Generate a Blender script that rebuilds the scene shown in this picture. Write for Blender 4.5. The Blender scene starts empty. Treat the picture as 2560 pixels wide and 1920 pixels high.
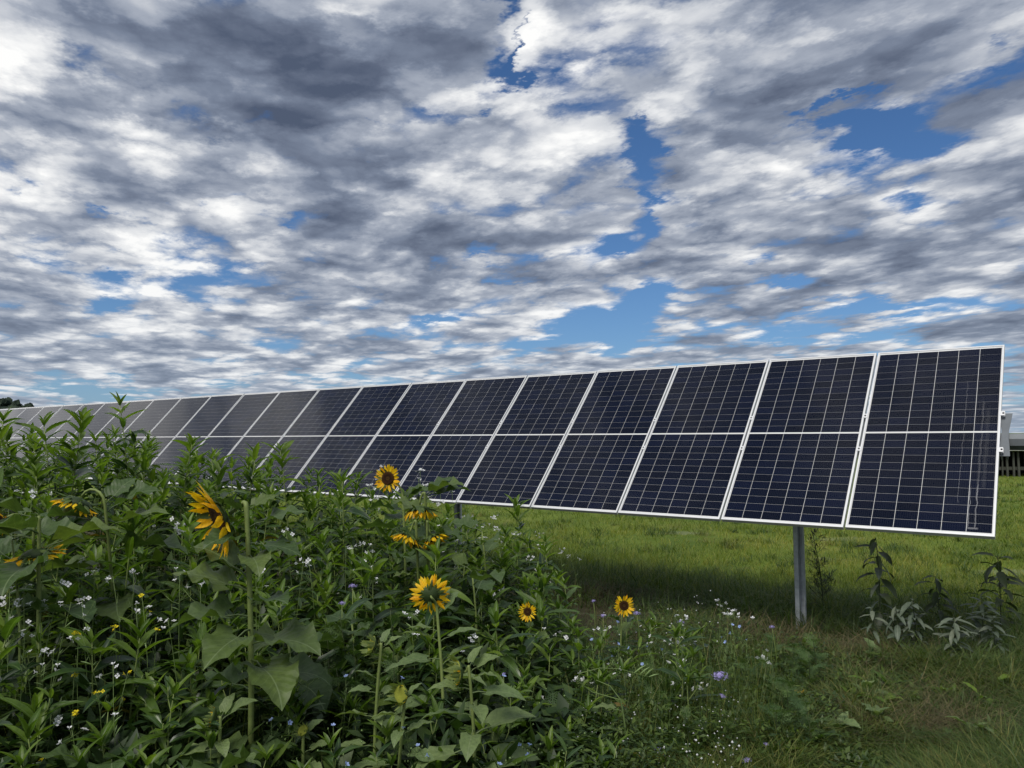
import bpy, bmesh, math, random
import numpy as np
from mathutils import Vector, Matrix, Quaternion

# ------------------------------------------------------------------ camera
F, PITCH, ROLL = 1930.0, 0.06668, 0.00546
CAMH = 1.85
scene = bpy.context.scene
col = scene.collection
cr, sr, cp, sp = math.cos(ROLL), math.sin(ROLL), math.cos(PITCH), math.sin(PITCH)
RIGHT0, FWD, UP0 = Vector((1, 0, 0)), Vector((0, cp, sp)), Vector((0, -sp, cp))
CR = RIGHT0 * cr - UP0 * sr
CU = RIGHT0 * sr + UP0 * cr
CAM = Vector((0, 0, CAMH))
cam_data = bpy.data.cameras.new('camera')
cam_data.sensor_width = 36.0
cam_data.lens = F / 2560 * 36
cam_data.clip_start, cam_data.clip_end = 0.05, 9000
cam = bpy.data.objects.new('camera', cam_data)
col.objects.link(cam)
M3 = Matrix((CR, CU, -FWD)).transposed()
cam.matrix_world = Matrix.Translation(CAM) @ M3.to_4x4()
scene.camera = cam


def ray(px, py):
    """direction through a pixel of the 2560 x 1920 photograph"""
    return (FWD + CR * ((px - 1280) / F) - CU * ((py - 960) / F))


def on_ground(px, py, z=0.0):
    r = ray(px, py)
    return CAM + r * ((z - CAMH) / r.z)


def at_depth(px, py, d):
    """point on the pixel's ray at distance d along the view axis"""
    return CAM + ray(px, py) * d


# ------------------------------------------------------------------ light
SUN_EL, SUN_AZ = math.radians(54), math.radians(212)      # azimuth clockwise from +Y (camera looks along +Y)
scene.view_settings.view_transform = 'Standard'
scene.view_settings.look = 'None'
scene.view_settings.exposure = 0.0
scene.view_settings.gamma = 1.0
sun_data = bpy.data.lights.new('sun', 'SUN')
sun_data.energy = 3.0
sun_data.angle = math.radians(28)
sun_data.color = (1.0, 0.95, 0.87)
sun = bpy.data.objects.new('sun', sun_data)
col.objects.link(sun)
sdir = Vector((math.sin(SUN_AZ) * math.cos(SUN_EL), math.cos(SUN_AZ) * math.cos(SUN_EL), math.sin(SUN_EL)))
sun.rotation_euler = sdir.to_track_quat('Z', 'Y').to_euler()
sun.location = (0, 0, 30)

# ------------------------------------------------------------------ world: blue sky with a broken layer of cloud
world = bpy.data.worlds.new('World')
scene.world = world
world.use_nodes = True
wt = world.node_tree
wt.nodes.clear()


class NT:
    """small helper for building node trees"""
    def __init__(s, t): s.t = t
    def n(s, typ, **kw):
        o = s.t.nodes.new(typ)
        for k, v in kw.items(): setattr(o, k, v)
        return o
    def put(s, sock, v):
        if hasattr(v, 'is_output') or isinstance(v, bpy.types.NodeSocket): s.t.links.new(v, sock)
        else: sock.default_value = v
    def m(s, op, a, b=0.0, c=0.0, clamp=False):
        o = s.n('ShaderNodeMath', operation=op, use_clamp=clamp)
        s.put(o.inputs[0], a); s.put(o.inputs[1], b)
        if len(o.inputs) > 2: s.put(o.inputs[2], c)
        return o.outputs[0]
    def v(s, op, a, b=(0, 0, 0), scale=None):
        o = s.n('ShaderNodeVectorMath', operation=op)
        s.put(o.inputs[0], a)
        if scale is not None: s.put(o.inputs[3], scale)
        else: s.put(o.inputs[1], b)
        return o.outputs[1] if op in ('DOT_PRODUCT', 'LENGTH') else o.outputs[0]
    def noise(s, vec, scale, detail=4, rough=0.5, lac=2.0, dist=0.0, color=False):
        o = s.n('ShaderNodeTexNoise')
        s.put(o.inputs['Vector'], vec)
        for k, v in (('Scale', scale), ('Detail', detail), ('Roughness', rough), ('Lacunarity', lac), ('Distortion', dist)):
            s.put(o.inputs[k], v)
        return o.outputs['Color'] if color else o.outputs[0]
    def ss(s, x, a, b):
        o = s.n('ShaderNodeMapRange', interpolation_type='SMOOTHSTEP', clamp=True)
        s.put(o.inputs[0], x); s.put(o.inputs[1], a); s.put(o.inputs[2], b)
        s.put(o.inputs[3], 0.0); s.put(o.inputs[4], 1.0)
        return o.outputs[0]
    def mix(s, f, a, b, blend='MIX'):
        o = s.n('ShaderNodeMix', data_type='RGBA', blend_type=blend)
        s.put(o.inputs[0], f); s.put(o.inputs[6], a); s.put(o.inputs[7], b)
        return o.outputs[2]
    def ramp(s, x, stops):
        o = s.n('ShaderNodeValToRGB')
        e = o.color_ramp.elements
        while len(e) < len(stops): e.new(0.5)
        for el, (p, c) in zip(e, stops): el.position = p; el.color = (*c, 1)
        s.put(o.inputs[0], x)
        return o.outputs[0]


W = NT(wt)
SKY_STRENGTH = 0.1
dirv = W.n('ShaderNodeTexCoord').outputs['Generated']
sep = W.n('ShaderNodeSeparateXYZ'); W.put(sep.inputs[0], dirv)
dz = W.m('MAXIMUM', sep.outputs[2], 0.0)
zz = W.m('ADD', dz, 0.09)
P = W.n('ShaderNodeCombineXYZ')
W.put(P.inputs[0], W.m('DIVIDE', sep.outputs[0], zz)); W.put(P.inputs[1], W.m('DIVIDE', sep.outputs[1], zz))
W.put(P.inputs[2], W.m('MULTIPLY', dz, 4.0))
P = P.outputs[0]                                            # position on the cloud layer (layer height = 1)
# the layer is drawn out along the wind
wind = W.n('ShaderNodeMapping', vector_type='TEXTURE')
W.put(wind.inputs['Vector'], P)
wind.inputs['Rotation'].default_value = (0, 0, math.radians(112))
wind.inputs['Scale'].default_value = (1.08, 0.80, 1.0)
wind.inputs['Location'].default_value = (3.7, 1.9, 0.0)
Pw = wind.outputs[0]
wobble = W.v('SUBTRACT', W.noise(Pw, 1.1, 3, 0.5, color=True), (0.5, 0.5, 0.5))
Pq = W.v('ADD', Pw, W.v('SCALE', wobble, scale=0.55))
# ragged direction used for the cloud banks and gaps seen in the photograph
rag = W.v('SUBTRACT', W.noise(Pw, 2.6, 6, 0.66, color=True), (0.5, 0.5, 0.5))
dq = W.v('ADD', dirv, W.v('SCALE', W.v('MULTIPLY', rag, (1, 1, 0.75)), scale=W.m('MULTIPLY_ADD', dz, 0.42, 0.04)))


def blobs(lst):
    """sum of soft-edged patches of sky: amount, centre and radii in photograph pixels, turn in degrees"""
    tot = 0.0
    for (amp, px, py, rx, ry, ang) in lst:
        c = ray(px, py); L = c.length; c = c / L
        a = math.radians(ang)
        ex = (CR - c * CR.dot(c)).normalized(); ey = c.cross(ex)
        if ey.dot(CU) < 0: ey = -ey
        e1 = ex * math.cos(a) + ey * math.sin(a)
        e2 = c.cross(e1)
        mp = W.n('ShaderNodeMapping', vector_type='TEXTURE')
        W.put(mp.inputs[0], dq)
        mp.inputs[1].default_value = c
        mp.inputs[2].default_value = Matrix((e1, e2, c)).transposed().to_euler()
        mp.inputs[3].default_value = (2.2 * rx / F / L, 2.2 * ry / F / L, 0.9)
        g = W.n('ShaderNodeTexGradient', gradient_type='QUADRATIC_SPHERE')
        W.put(g.inputs[0], mp.outputs[0])
        tot = W.m('MULTIPLY_ADD', g.outputs[1], amp, tot)
    return tot


GAPS = [  # amount, x, y, rx, ry, turn
    (1.0, 1215, 45, 45, 60, 55), (0.9, 1290, 90, 20, 60, 0), (0.6, 1320, 160, 24, 18, 0),
    (1.1, 2215, 320, 100, 65, -8), (0.9, 2080, 285, 90, 18, 4), (0.6, 2440, 190, 120, 32, 18), (0.6, 2120, 345, 50, 30, 0),
    (1.0, 1620, 425, 50, 65, 25), (0.8, 1605, 520, 30, 40, 10), (0.8, 1690, 372, 50, 22, 8), (0.7, 1590, 325, 45, 18, 0),
    (1.0, 1215, 660, 115, 32, -3), (0.5, 1420, 552, 60, 26, 0), (0.6, 1530, 636, 50, 16, 0), (0.5, 1500, 590, 30, 20, 0),
    (1.1, 545, 485, 85, 35, -6), (0.7, 420, 500, 70, 20, 0), (1.0, 275, 545, 75, 30, -14), (0.5, 75, 470, 60, 18, 20), (0.5, 740, 560, 60, 22, 0),
    (0.6, 280, 685, 40, 28, 0), (0.6, 235, 775, 60, 50, 0), (0.6, 910, 365, 80, 14, -4), (0.5, 1230, 280, 60, 12, 6), (0.5, 730, 425, 40, 20, 0),
    (1.1, 1600, 775, 130, 50, 8), (0.9, 1930, 705, 170, 26, 9), (0.8, 1960, 800, 190, 40, 6), (0.9, 1520, 830, 100, 36, 0),
    (0.7, 2200, 770, 200, 22, 4), (0.8, 2060, 855, 180, 24, 3), (0.5, 2290, 490, 50, 30, 20), (0.6, 1080, 795, 70, 20, 0), (0.4, 870, 660, 80, 20, 0),
    (0.7, 2450, 960, 160, 40, 0), (0.5, 330, 970, 300, 34, -3), (0.5, 1700, 930, 120, 25, 5),
]
DARK = [
    (1.0, 560, 140, 420, 150, -8), (0.9, 420, 190, 200, 80, -10), (0.8, 880, 270, 230, 120, -25), (0.7, 1030, 110, 190, 90, 0), (-0.9, 60, 110, 110, 130, 0), (-0.4, -420, 260, 420, 260, 0), (-2.2, -1650, -250, 1500, 900, 0), (-0.5, 80, 250, 130, 60, 0),
    (0.45, 1540, 230, 120, 170, 20), (0.9, 2000, 220, 330, 90, 28), (0.5, 2280, 90, 230, 80, 20), (0.7, 1830, 350, 130, 60, 15),
    (-0.7, 1320, 190, 80, 160, 10), (-0.6, 1760, 150, 110, 100, 20), (0.6, 1380, 430, 170, 80, 10), (-0.5, 1060, 330, 130, 70, -20),
    (0.6, 850, 510, 120, 80, -30), (0.5, 1020, 590, 170, 50, -10), (0.55, 2100, 500, 240, 60, 22), (0.55, 1780, 570, 190, 60, 24), (0.5, 2450, 520, 150, 60, 15),
    (-0.6, 880, 60, 90, 30, 8), (-0.4, 580, 330, 110, 30, -8), (-0.5, 320, 420, 240, 70, 0), (-0.6, 680, 540, 150, 50, 0), (-0.6, 1090, 430, 110, 90, 20),
    (0.5, 1900, 650, 260, 26, 8), (0.4, 2350, 640, 220, 40, 14), (-0.5, 1800, 455, 110, 50, 20), (-0.5, 1740, 520, 120, 40, 30), (-0.6, 2440, 370, 130, 40, -5), (-0.3, 2400, 600, 200, 30, 16),
    (0.4, 60, 650, 130, 40, -5), (0.45, 60, 790, 160, 60, 0), (0.35, 720, 700, 300, 40, -4), (0.5, 100, 900, 300, 50, 0), (-0.6, 330, 830, 220, 70, 15), (-0.5, 420, 930, 350, 40, 4), (-0.4, 450, 640, 170, 50, -5),
]
gap = blobs(GAPS)
dark = blobs(DARK)

low = W.noise(Pq, 0.75, 2, 0.5)                              # large banks
mid = W.noise(Pq, 2.0, 7, 0.50)                              # clumps
puff = W.n('ShaderNodeTexVoronoi', feature='F1')      # rounded heads on the clumps
W.put(puff.inputs['Vector'], W.v('ADD', P, W.v('SCALE', rag, scale=0.42)))
puff.inputs['Scale'].default_value = 4.2; puff.inputs['Detail'].default_value = 1.0; puff.inputs['Roughness'].default_value = 0.6
puff = W.m('SUBTRACT', 0.45, puff.outputs['Distance'])
# the same clumps a little way towards the sun: the difference gives bright and shaded sides
soff = Vector((math.sin(SUN_AZ), math.cos(SUN_AZ), 0)) * 0.16
mid2 = W.noise(W.v('ADD', Pq, (soff.x * 0.8 - soff.y * 0.3, soff.y * 0.9, 0.05)), 2.0, 4, 0.50)
dens = W.m('ADD', W.m('MULTIPLY_ADD', low, 0.45, W.m('MULTIPLY', mid, 0.95)), W.m('MULTIPLY', puff, 0.22))
dens = W.m('SUBTRACT', W.m('ADD', dens, 0.112), W.m('MULTIPLY', gap, 0.34))
dens = W.m('ADD', dens, W.m('MULTIPLY', W.m('ABSOLUTE', dark), 0.15))
cover = W.ss(dens, 0.50, 0.70)
thick = W.m('ADD', W.m('MULTIPLY', W.m('SUBTRACT', low, 0.5), 0.8), W.m('MULTIPLY', W.m('SUBTRACT', mid, 0.49), 2.0))
thick = W.m('ADD', W.m('MULTIPLY', thick, 0.72), W.m('MULTIPLY', dark, 0.29))
relief = W.m('MULTIPLY', W.m('SUBTRACT', mid, mid2), 1.8)
shade = W.m('ADD', W.m('SUBTRACT', 0.63, thick), relief)
shade = W.m('ADD', shade, W.m('MULTIPLY', puff, 0.50))
shade = W.m('MULTIPLY_ADD', shade, 0.8, 0.14)
cloud = W.ramp(shade, [(0.0, (0.080, 0.105, 0.165)), (0.14, (0.130, 0.160, 0.230)), (0.30, (0.20, 0.24, 0.325)), (0.476, (0.38, 0.42, 0.50)), (0.636, (0.70, 0.72, 0.755)), (0.81, (1.0, 1.0, 0.99))])
hz = W.m('EXPONENT', W.m('MULTIPLY', dz, -13.0))             # the air between: far cloud loses contrast towards the horizon
cloud = W.mix(W.m('MULTIPLY', hz, 0.62), cloud, (0.36, 0.44, 0.54, 1))
sky = W.n('ShaderNodeTexSky', sky_type='NISHITA')
sky.sun_disc = False
sky.sun_elevation = SUN_EL
sky.sun_rotation = SUN_AZ
sky.altitude = 300
sky.ozone_density = 2.2
sky.dust_density = 0.6
blue = W.v('SCALE', sky.outputs[0], scale=SKY_STRENGTH)
blue = W.mix(1.0, blue, (0.44, 0.66, 0.90, 1), 'MULTIPLY')
blue = W.mix(W.m('MULTIPLY', hz, 0.75), blue, (0.27, 0.40, 0.58, 1))
out_c = W.mix(cover, blue, cloud)
bg = W.n('ShaderNodeBackground')
W.put(bg.inputs[0], W.v('SCALE', out_c, scale=1.0 / SKY_STRENGTH))
bg.inputs[1].default_value = SKY_STRENGTH
W.t.links.new(bg.outputs[0], W.n('ShaderNodeOutputWorld').inputs[0])
world.cycles.sampling_method = 'MANUAL'
world.cycles.sample_map_resolution = 512

# ------------------------------------------------------------------ helpers
rnd = random.Random(11)
nrg = np.random.default_rng(5)
U = rnd.uniform


def empty(name, label, cat, loc=(0, 0, 0), group=None, rot=None):
    o = bpy.data.objects.new(name, None)
    o.empty_display_size = 0.05
    col.objects.link(o)
    o.location = loc
    if rot is not None: o.rotation_euler = rot
    o['label'] = label; o['category'] = cat
    if group: o['group'] = group
    return o


def tag(o, label, cat, group=None):
    o['label'] = label; o['category'] = cat
    if group: o['group'] = group
    return o


def link(name, mesh, parent=None, mat4=None, kind=None):
    o = bpy.data.objects.new(name, mesh)
    col.objects.link(o)
    if parent is not None: o.parent = parent
    if mat4 is not None: o.matrix_basis = mat4
    if kind: o['kind'] = kind
    return o


class MB:
    """collects vertices and faces for one mesh"""
    def __init__(s): s.v = []; s.f = []; s.sm = []
    def add(s, vs, fs, smooth=False):
        b = len(s.v)
        s.v.extend([tuple(p) for p in vs]); s.f.extend([tuple(b + i for i in f) for f in fs]); s.sm.extend([smooth] * len(fs))
    def box(s, lo, hi):
        (a, b, c), (d, e, f) = lo, hi
        s.add([(a, b, c), (d, b, c), (d, e, c), (a, e, c), (a, b, f), (d, b, f), (d, e, f), (a, e, f)],
              [(3, 2, 1, 0), (4, 5, 6, 7), (0, 1, 5, 4), (1, 2, 6, 5), (2, 3, 7, 6), (3, 0, 4, 7)])
    def tube(s, pts, rad, sides=6, cap=True):
        n = len(pts); vs = []; up = Vector((0.3, 0.2, 1)).normalized()
        prev = None
        for i, p in enumerate(pts):
            p = Vector(p)
            t = (Vector(pts[min(i + 1, n - 1)]) - Vector(pts[max(i - 1, 0)]))
            t = t.normalized() if t.length > 1e-9 else Vector((0, 0, 1))
            if prev is None:
                a = t.orthogonal().normalized()
            else:
                a = (prev - t * prev.dot(t))
                a = a.normalized() if a.length > 1e-6 else t.orthogonal().normalized()
            prev = a
            b = t.cross(a)
            r = rad[i] if hasattr(rad, '__len__') else rad
            for k in range(sides):
                w = 2 * math.pi * k / sides
                vs.append(p + a * (r * math.cos(w)) + b * (r * math.sin(w)))
        fs = [(i * sides + k, i * sides + (k + 1) % sides, (i + 1) * sides + (k + 1) % sides, (i + 1) * sides + k) for i in range(n - 1) for k in range(sides)]
        if cap: fs.append(tuple((n - 1) * sides + k for k in range(sides)))
        s.add(vs, fs, True)
    def mesh(s, name, mat):
        me = bpy.data.meshes.new(name)
        me.from_pydata(s.v, [], s.f)
        me.polygons.foreach_set('use_smooth', s.sm)
        for m in (mat if isinstance(mat, (list, tuple)) else [mat]): me.materials.append(m)
        me.update()
        return me


# ------------------------------------------------------------------ materials
def material(name):
    m = bpy.data.materials.new(name); m.use_nodes = True
    m.node_tree.nodes.clear()
    return m, NT(m.node_tree)


def finish(T, shader):
    T.t.links.new(shader, T.n('ShaderNodeOutputMaterial').inputs[0])


def principled(T, color, rough=0.5, metal=0.0, spec=0.5, normal=None, coat=0.0):
    b = T.n('ShaderNodeBsdfPrincipled')
    T.put(b.inputs['Base Color'], color); T.put(b.inputs['Roughness'], rough); T.put(b.inputs['Metallic'], metal)
    T.put(b.inputs['Specular IOR Level'], spec)
    if coat: b.inputs['Coat Weight'].default_value = coat; b.inputs['Coat Roughness'].default_value = 0.3
    if normal is not None: T.put(b.inputs['Normal'], normal)
    return b.outputs[0]


def bump(T, h, strength=0.3, dist=0.01):
    b = T.n('ShaderNodeBump'); b.inputs['Strength'].default_value = strength; b.inputs['Distance'].default_value = dist
    T.put(b.inputs['Height'], h)
    return b.outputs[0]


def leafy(name, c0, c1, c2, rough=0.42, trans=0.35, vein=None, attr=None, spec=0.4, veins=False, tmul=1.25):
    """two-sided leaf: three greens chosen by object (or by a per-blade value), some light passing through"""
    m, T = material(name)
    if attr:
        a = T.n('ShaderNodeAttribute'); a.attribute_name = attr; r = a.outputs['Fac']
    else:
        r = T.n('ShaderNodeObjectInfo').outputs['Random']
    c = T.ramp(r, [(0.0, c0), (0.5, c1), (1.0, c2)])
    co = T.n('ShaderNodeTexCoord').outputs['Object']
    blotch = T.noise(co, 9.0, 3, 0.6)
    c = T.mix(1.0, c, T.ramp(blotch, [(0.25, (0.72, 0.74, 0.7)), (0.75, (1.22, 1.2, 1.1))]), 'MULTIPLY')
    nrm = None
    if vein:
        sx = T.n('ShaderNodeSeparateXYZ'); T.put(sx.inputs[0], co)
        ay = T.m('ABSOLUTE', sx.outputs[1])
        f = T.ss(ay, 0.014, 0.005)
        if veins:   # curved side veins leaving the midrib
            q = T.m('ADD', T.m('SUBTRACT', T.m('MULTIPLY', sx.outputs[0], 6.5), T.m('MULTIPLY', ay, 7.0)), T.m('MULTIPLY', T.noise(co, 2.5, 2, 0.5), 1.2))
            q = T.m('ABSOLUTE', T.m('SUBTRACT', T.m('FRACT', q), 0.5))
            side = T.ss(q, 0.07, 0.02)
            f = T.m('MAXIMUM', f, T.m('MULTIPLY', side, 0.28))
            nrm = bump(T, T.m('MULTIPLY', q, -1.0), 0.15, 0.03)
        c = T.mix(T.m('MULTIPLY', f, 0.55), c, (*vein, 1))
    p = principled(T, c, rough, 0, spec, nrm)
    tr = T.n('ShaderNodeBsdfTranslucent')
    T.put(tr.inputs[0], T.mix(1.0, c, (1.25 * tmul, 1.35 * tmul, 0.55 * tmul, 1), 'MULTIPLY'))
    mx = T.n('ShaderNodeMixShader'); mx.inputs[0].default_value = trans
    T.t.links.new(p, mx.inputs[1]); T.t.links.new(tr.outputs[0], mx.inputs[2])
    finish(T, mx.outputs[0])
    return m


def plain(name, color, rough=0.6, metal=0.0, spec=0.4, var=0.18, scale=25.0, trans=0.0):
    m, T = material(name)
    co = T.n('ShaderNodeTexCoord').outputs['Object']
    nz = T.noise(co, scale, 5, 0.6)
    c = T.mix(1.0, (*color, 1), T.ramp(nz, [(0.2, (1 - var,) * 3), (0.8, (1 + var,) * 3)]), 'MULTIPLY')
    p = principled(T, c, rough, metal, spec)
    if trans:
        tr = T.n('ShaderNodeBsdfTranslucent'); T.put(tr.inputs[0], c)
        mx = T.n('ShaderNodeMixShader'); mx.inputs[0].default_value = trans
        T.t.links.new(p, mx.inputs[1]); T.t.links.new(tr.outputs[0], mx.inputs[2]); p = mx.outputs[0]
    finish(T, p)
    return m


M_frame = plain('anodised_aluminium', (0.66, 0.67, 0.68), 0.42, 0.25, 0.5, 0.05, 8)
M_back = plain('white_backsheet', (0.60, 0.61, 0.62), 0.5, 0, 0.4, 0.03, 5)
M_steel = plain('galvanised_steel', (0.52, 0.55, 0.58), 0.45, 0.3, 0.5, 0.3, 18)
M_bracket = plain('pressed_steel', (0.12, 0.135, 0.15), 0.5, 0.3, 0.5, 0.15, 12)
M_tube = plain('weathered_steel_tube', (0.16, 0.175, 0.185), 0.5, 0.4, 0.5, 0.15, 9)
M_bolt = plain('dark_bolt', (0.03, 0.03, 0.035), 0.4, 0.6)
M_stem = plain('green_stem', (0.17, 0.22, 0.065), 0.55, 0, 0.3, 0.25, 30)
M_stem_dark = plain('dark_stem', (0.055, 0.075, 0.03), 0.6, 0, 0.3, 0.25, 30)
M_petal = leafy('sunflower_petal', (0.95, 0.46, 0.006), (0.97, 0.58, 0.010), (0.95, 0.66, 0.015), 0.55, 0.45, tmul=0.78)
M_white = plain('white_petal', (0.78, 0.79, 0.80), 0.6, 0, 0.2, 0.06, 40, 0.3)
M_yellow = plain('yellow_petal', (0.80, 0.66, 0.02), 0.6, 0, 0.2, 0.1, 40, 0.3)
M_blue = plain('pale_blue_petal', (0.36, 0.47, 0.82), 0.6, 0, 0.2, 0.1, 40, 0.3)
M_lilac = plain('lilac_petal', (0.36, 0.32, 0.60), 0.7, 0, 0.2, 0.3, 60, 0.2)
M_niger = leafy('lance_leaf', (0.014, 0.038, 0.012), (0.028, 0.064, 0.014), (0.068, 0.120, 0.017), 0.34, 0.28, spec=0.5, vein=(0.13, 0.20, 0.07))
M_young = leafy('young_leaf', (0.055, 0.110, 0.015), (0.085, 0.150, 0.018), (0.140, 0.215, 0.028), 0.42, 0.42, vein=(0.16, 0.24, 0.08))
M_sunleaf = leafy('sunflower_leaf', (0.045, 0.085, 0.028), (0.065, 0.110, 0.034), (0.100, 0.145, 0.036), 0.52, 0.30, vein=(0.20, 0.26, 0.13), veins=True)
M_paleleaf = leafy('pale_young_sunflower_leaf', (0.115, 0.175, 0.070), (0.14, 0.20, 0.08), (0.165, 0.225, 0.085), 0.55, 0.30, vein=(0.22, 0.27, 0.14), veins=True)
M_oldleaf = leafy('yellowing_leaf', (0.16, 0.15, 0.03), (0.26, 0.20, 0.04), (0.14, 0.085, 0.03), 0.6, 0.3, vein=(0.3, 0.26, 0.1))
M_grey = leafy('grey_green_leaf', (0.070, 0.100, 0.075), (0.100, 0.130, 0.098), (0.145, 0.170, 0.130), 0.55, 0.20, vein=(0.2, 0.22, 0.17))
M_fern = leafy('feathery_leaf', (0.040, 0.085, 0.025), (0.060, 0.115, 0.032), (0.085, 0.140, 0.040), 0.6, 0.3)
M_darkweed = leafy('dark_weed_leaf', (0.018, 0.026, 0.014), (0.026, 0.036, 0.018), (0.035, 0.045, 0.02), 0.7, 0.2)
M_bract = leafy('green_bract', (0.030, 0.055, 0.015), (0.055, 0.095, 0.022), (0.10, 0.15, 0.035), 0.6, 0.25)
M_budbract = leafy('pale_bract', (0.12, 0.17, 0.05), (0.16, 0.21, 0.06), (0.20, 0.25, 0.08), 0.6, 0.3)
M_yellowleaf = leafy('yellowed_leaf', (0.45, 0.30, 0.03), (0.5, 0.34, 0.04), (0.42, 0.33, 0.05), 0.6, 0.3)
M_pod = plain('green_pod', (0.16, 0.24, 0.08), 0.5, 0, 0.4)
M_meadow = leafy('meadow_grass', (0.060, 0.110, 0.014), (0.135, 0.185, 0.022), (0.27, 0.26, 0.055), 0.55, 0.35, attr='tint')
M_tall = leafy('tall_grass', (0.035, 0.075, 0.014), (0.075, 0.120, 0.022), (0.19, 0.180, 0.055), 0.55, 0.32, attr='tint')
M_dry = leafy('dry_grass', (0.060, 0.052, 0.026), (0.125, 0.105, 0.052), (0.33, 0.27, 0.14), 0.7, 0.25, attr='tint', tmul=0.7)
M_weedleaf = leafy('dark_green_leaf', (0.028, 0.042, 0.020), (0.042, 0.062, 0.026), (0.065, 0.085, 0.035), 0.5, 0.25)
M_under = leafy('undergrowth', (0.014, 0.034, 0.009), (0.030, 0.062, 0.014), (0.085, 0.130, 0.022), 0.5, 0.3, attr='tint')

# sunflower disc: brown florets with a darker ring
M_buddisc = plain('bud_florets', (0.20, 0.22, 0.03), 0.8, 0, 0.2, 0.4, 12)
M_disc, T = material('sunflower_disc')
co = T.n('ShaderNodeTexCoord').outputs['Object']
sx = T.n('ShaderNodeSeparateXYZ'); T.put(sx.inputs[0], co)
rr = T.m('SQRT', T.m('ADD', T.m('POWER', sx.outputs[0], 2.0), T.m('POWER', sx.outputs[1], 2.0)))
cc = T.ramp(rr, [(0.0, (0.10, 0.055, 0.015)), (0.22, (0.20, 0.10, 0.02)), (0.38, (0.07, 0.026, 0.008)), (0.7, (0.11, 0.045, 0.012)), (1.0, (0.20, 0.085, 0.015))])
vo = T.n('ShaderNodeTexVoronoi'); T.put(vo.inputs['Vector'], co); vo.inputs['Scale'].default_value = 16
cc = T.mix(1.0, cc, T.ramp(vo.outputs[0], [(0.0, (1.5, 1.5, 1.5)), (0.7, (0.5, 0.5, 0.5))]), 'MULTIPLY')
finish(T, principled(T, cc, 0.85, 0, 0.2, bump(T, T.m('MULTIPLY', vo.outputs[0], -1.0), 0.9, 0.06)))

# photovoltaic cell: dark blue silicon with faint silver busbars
M_cell, T = material('silicon_cell')
co = T.n('ShaderNodeTexCoord').outputs['Object']
sx = T.n('ShaderNodeSeparateXYZ'); T.put(sx.inputs[0], co)
st = T.m('ABSOLUTE', T.m('SUBTRACT', T.m('FRACT', T.m('MULTIPLY', sx.outputs[0], 62.0)), 0.5))
bus = T.ss(st, 0.06, 0.02)
oi = T.n('ShaderNodeObjectInfo').outputs['Random']
base = T.ramp(oi, [(0.0, (0.0020, 0.0038, 0.0120)), (0.5, (0.0026, 0.0050, 0.0165)), (1.0, (0.0034, 0.0064, 0.0220))])
finish(T, principled(T, T.mix(T.m('MULTIPLY', bus, 0.40), base, (0.06, 0.07, 0.09, 1)), 0.4, 0.0, 0.0))


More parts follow.
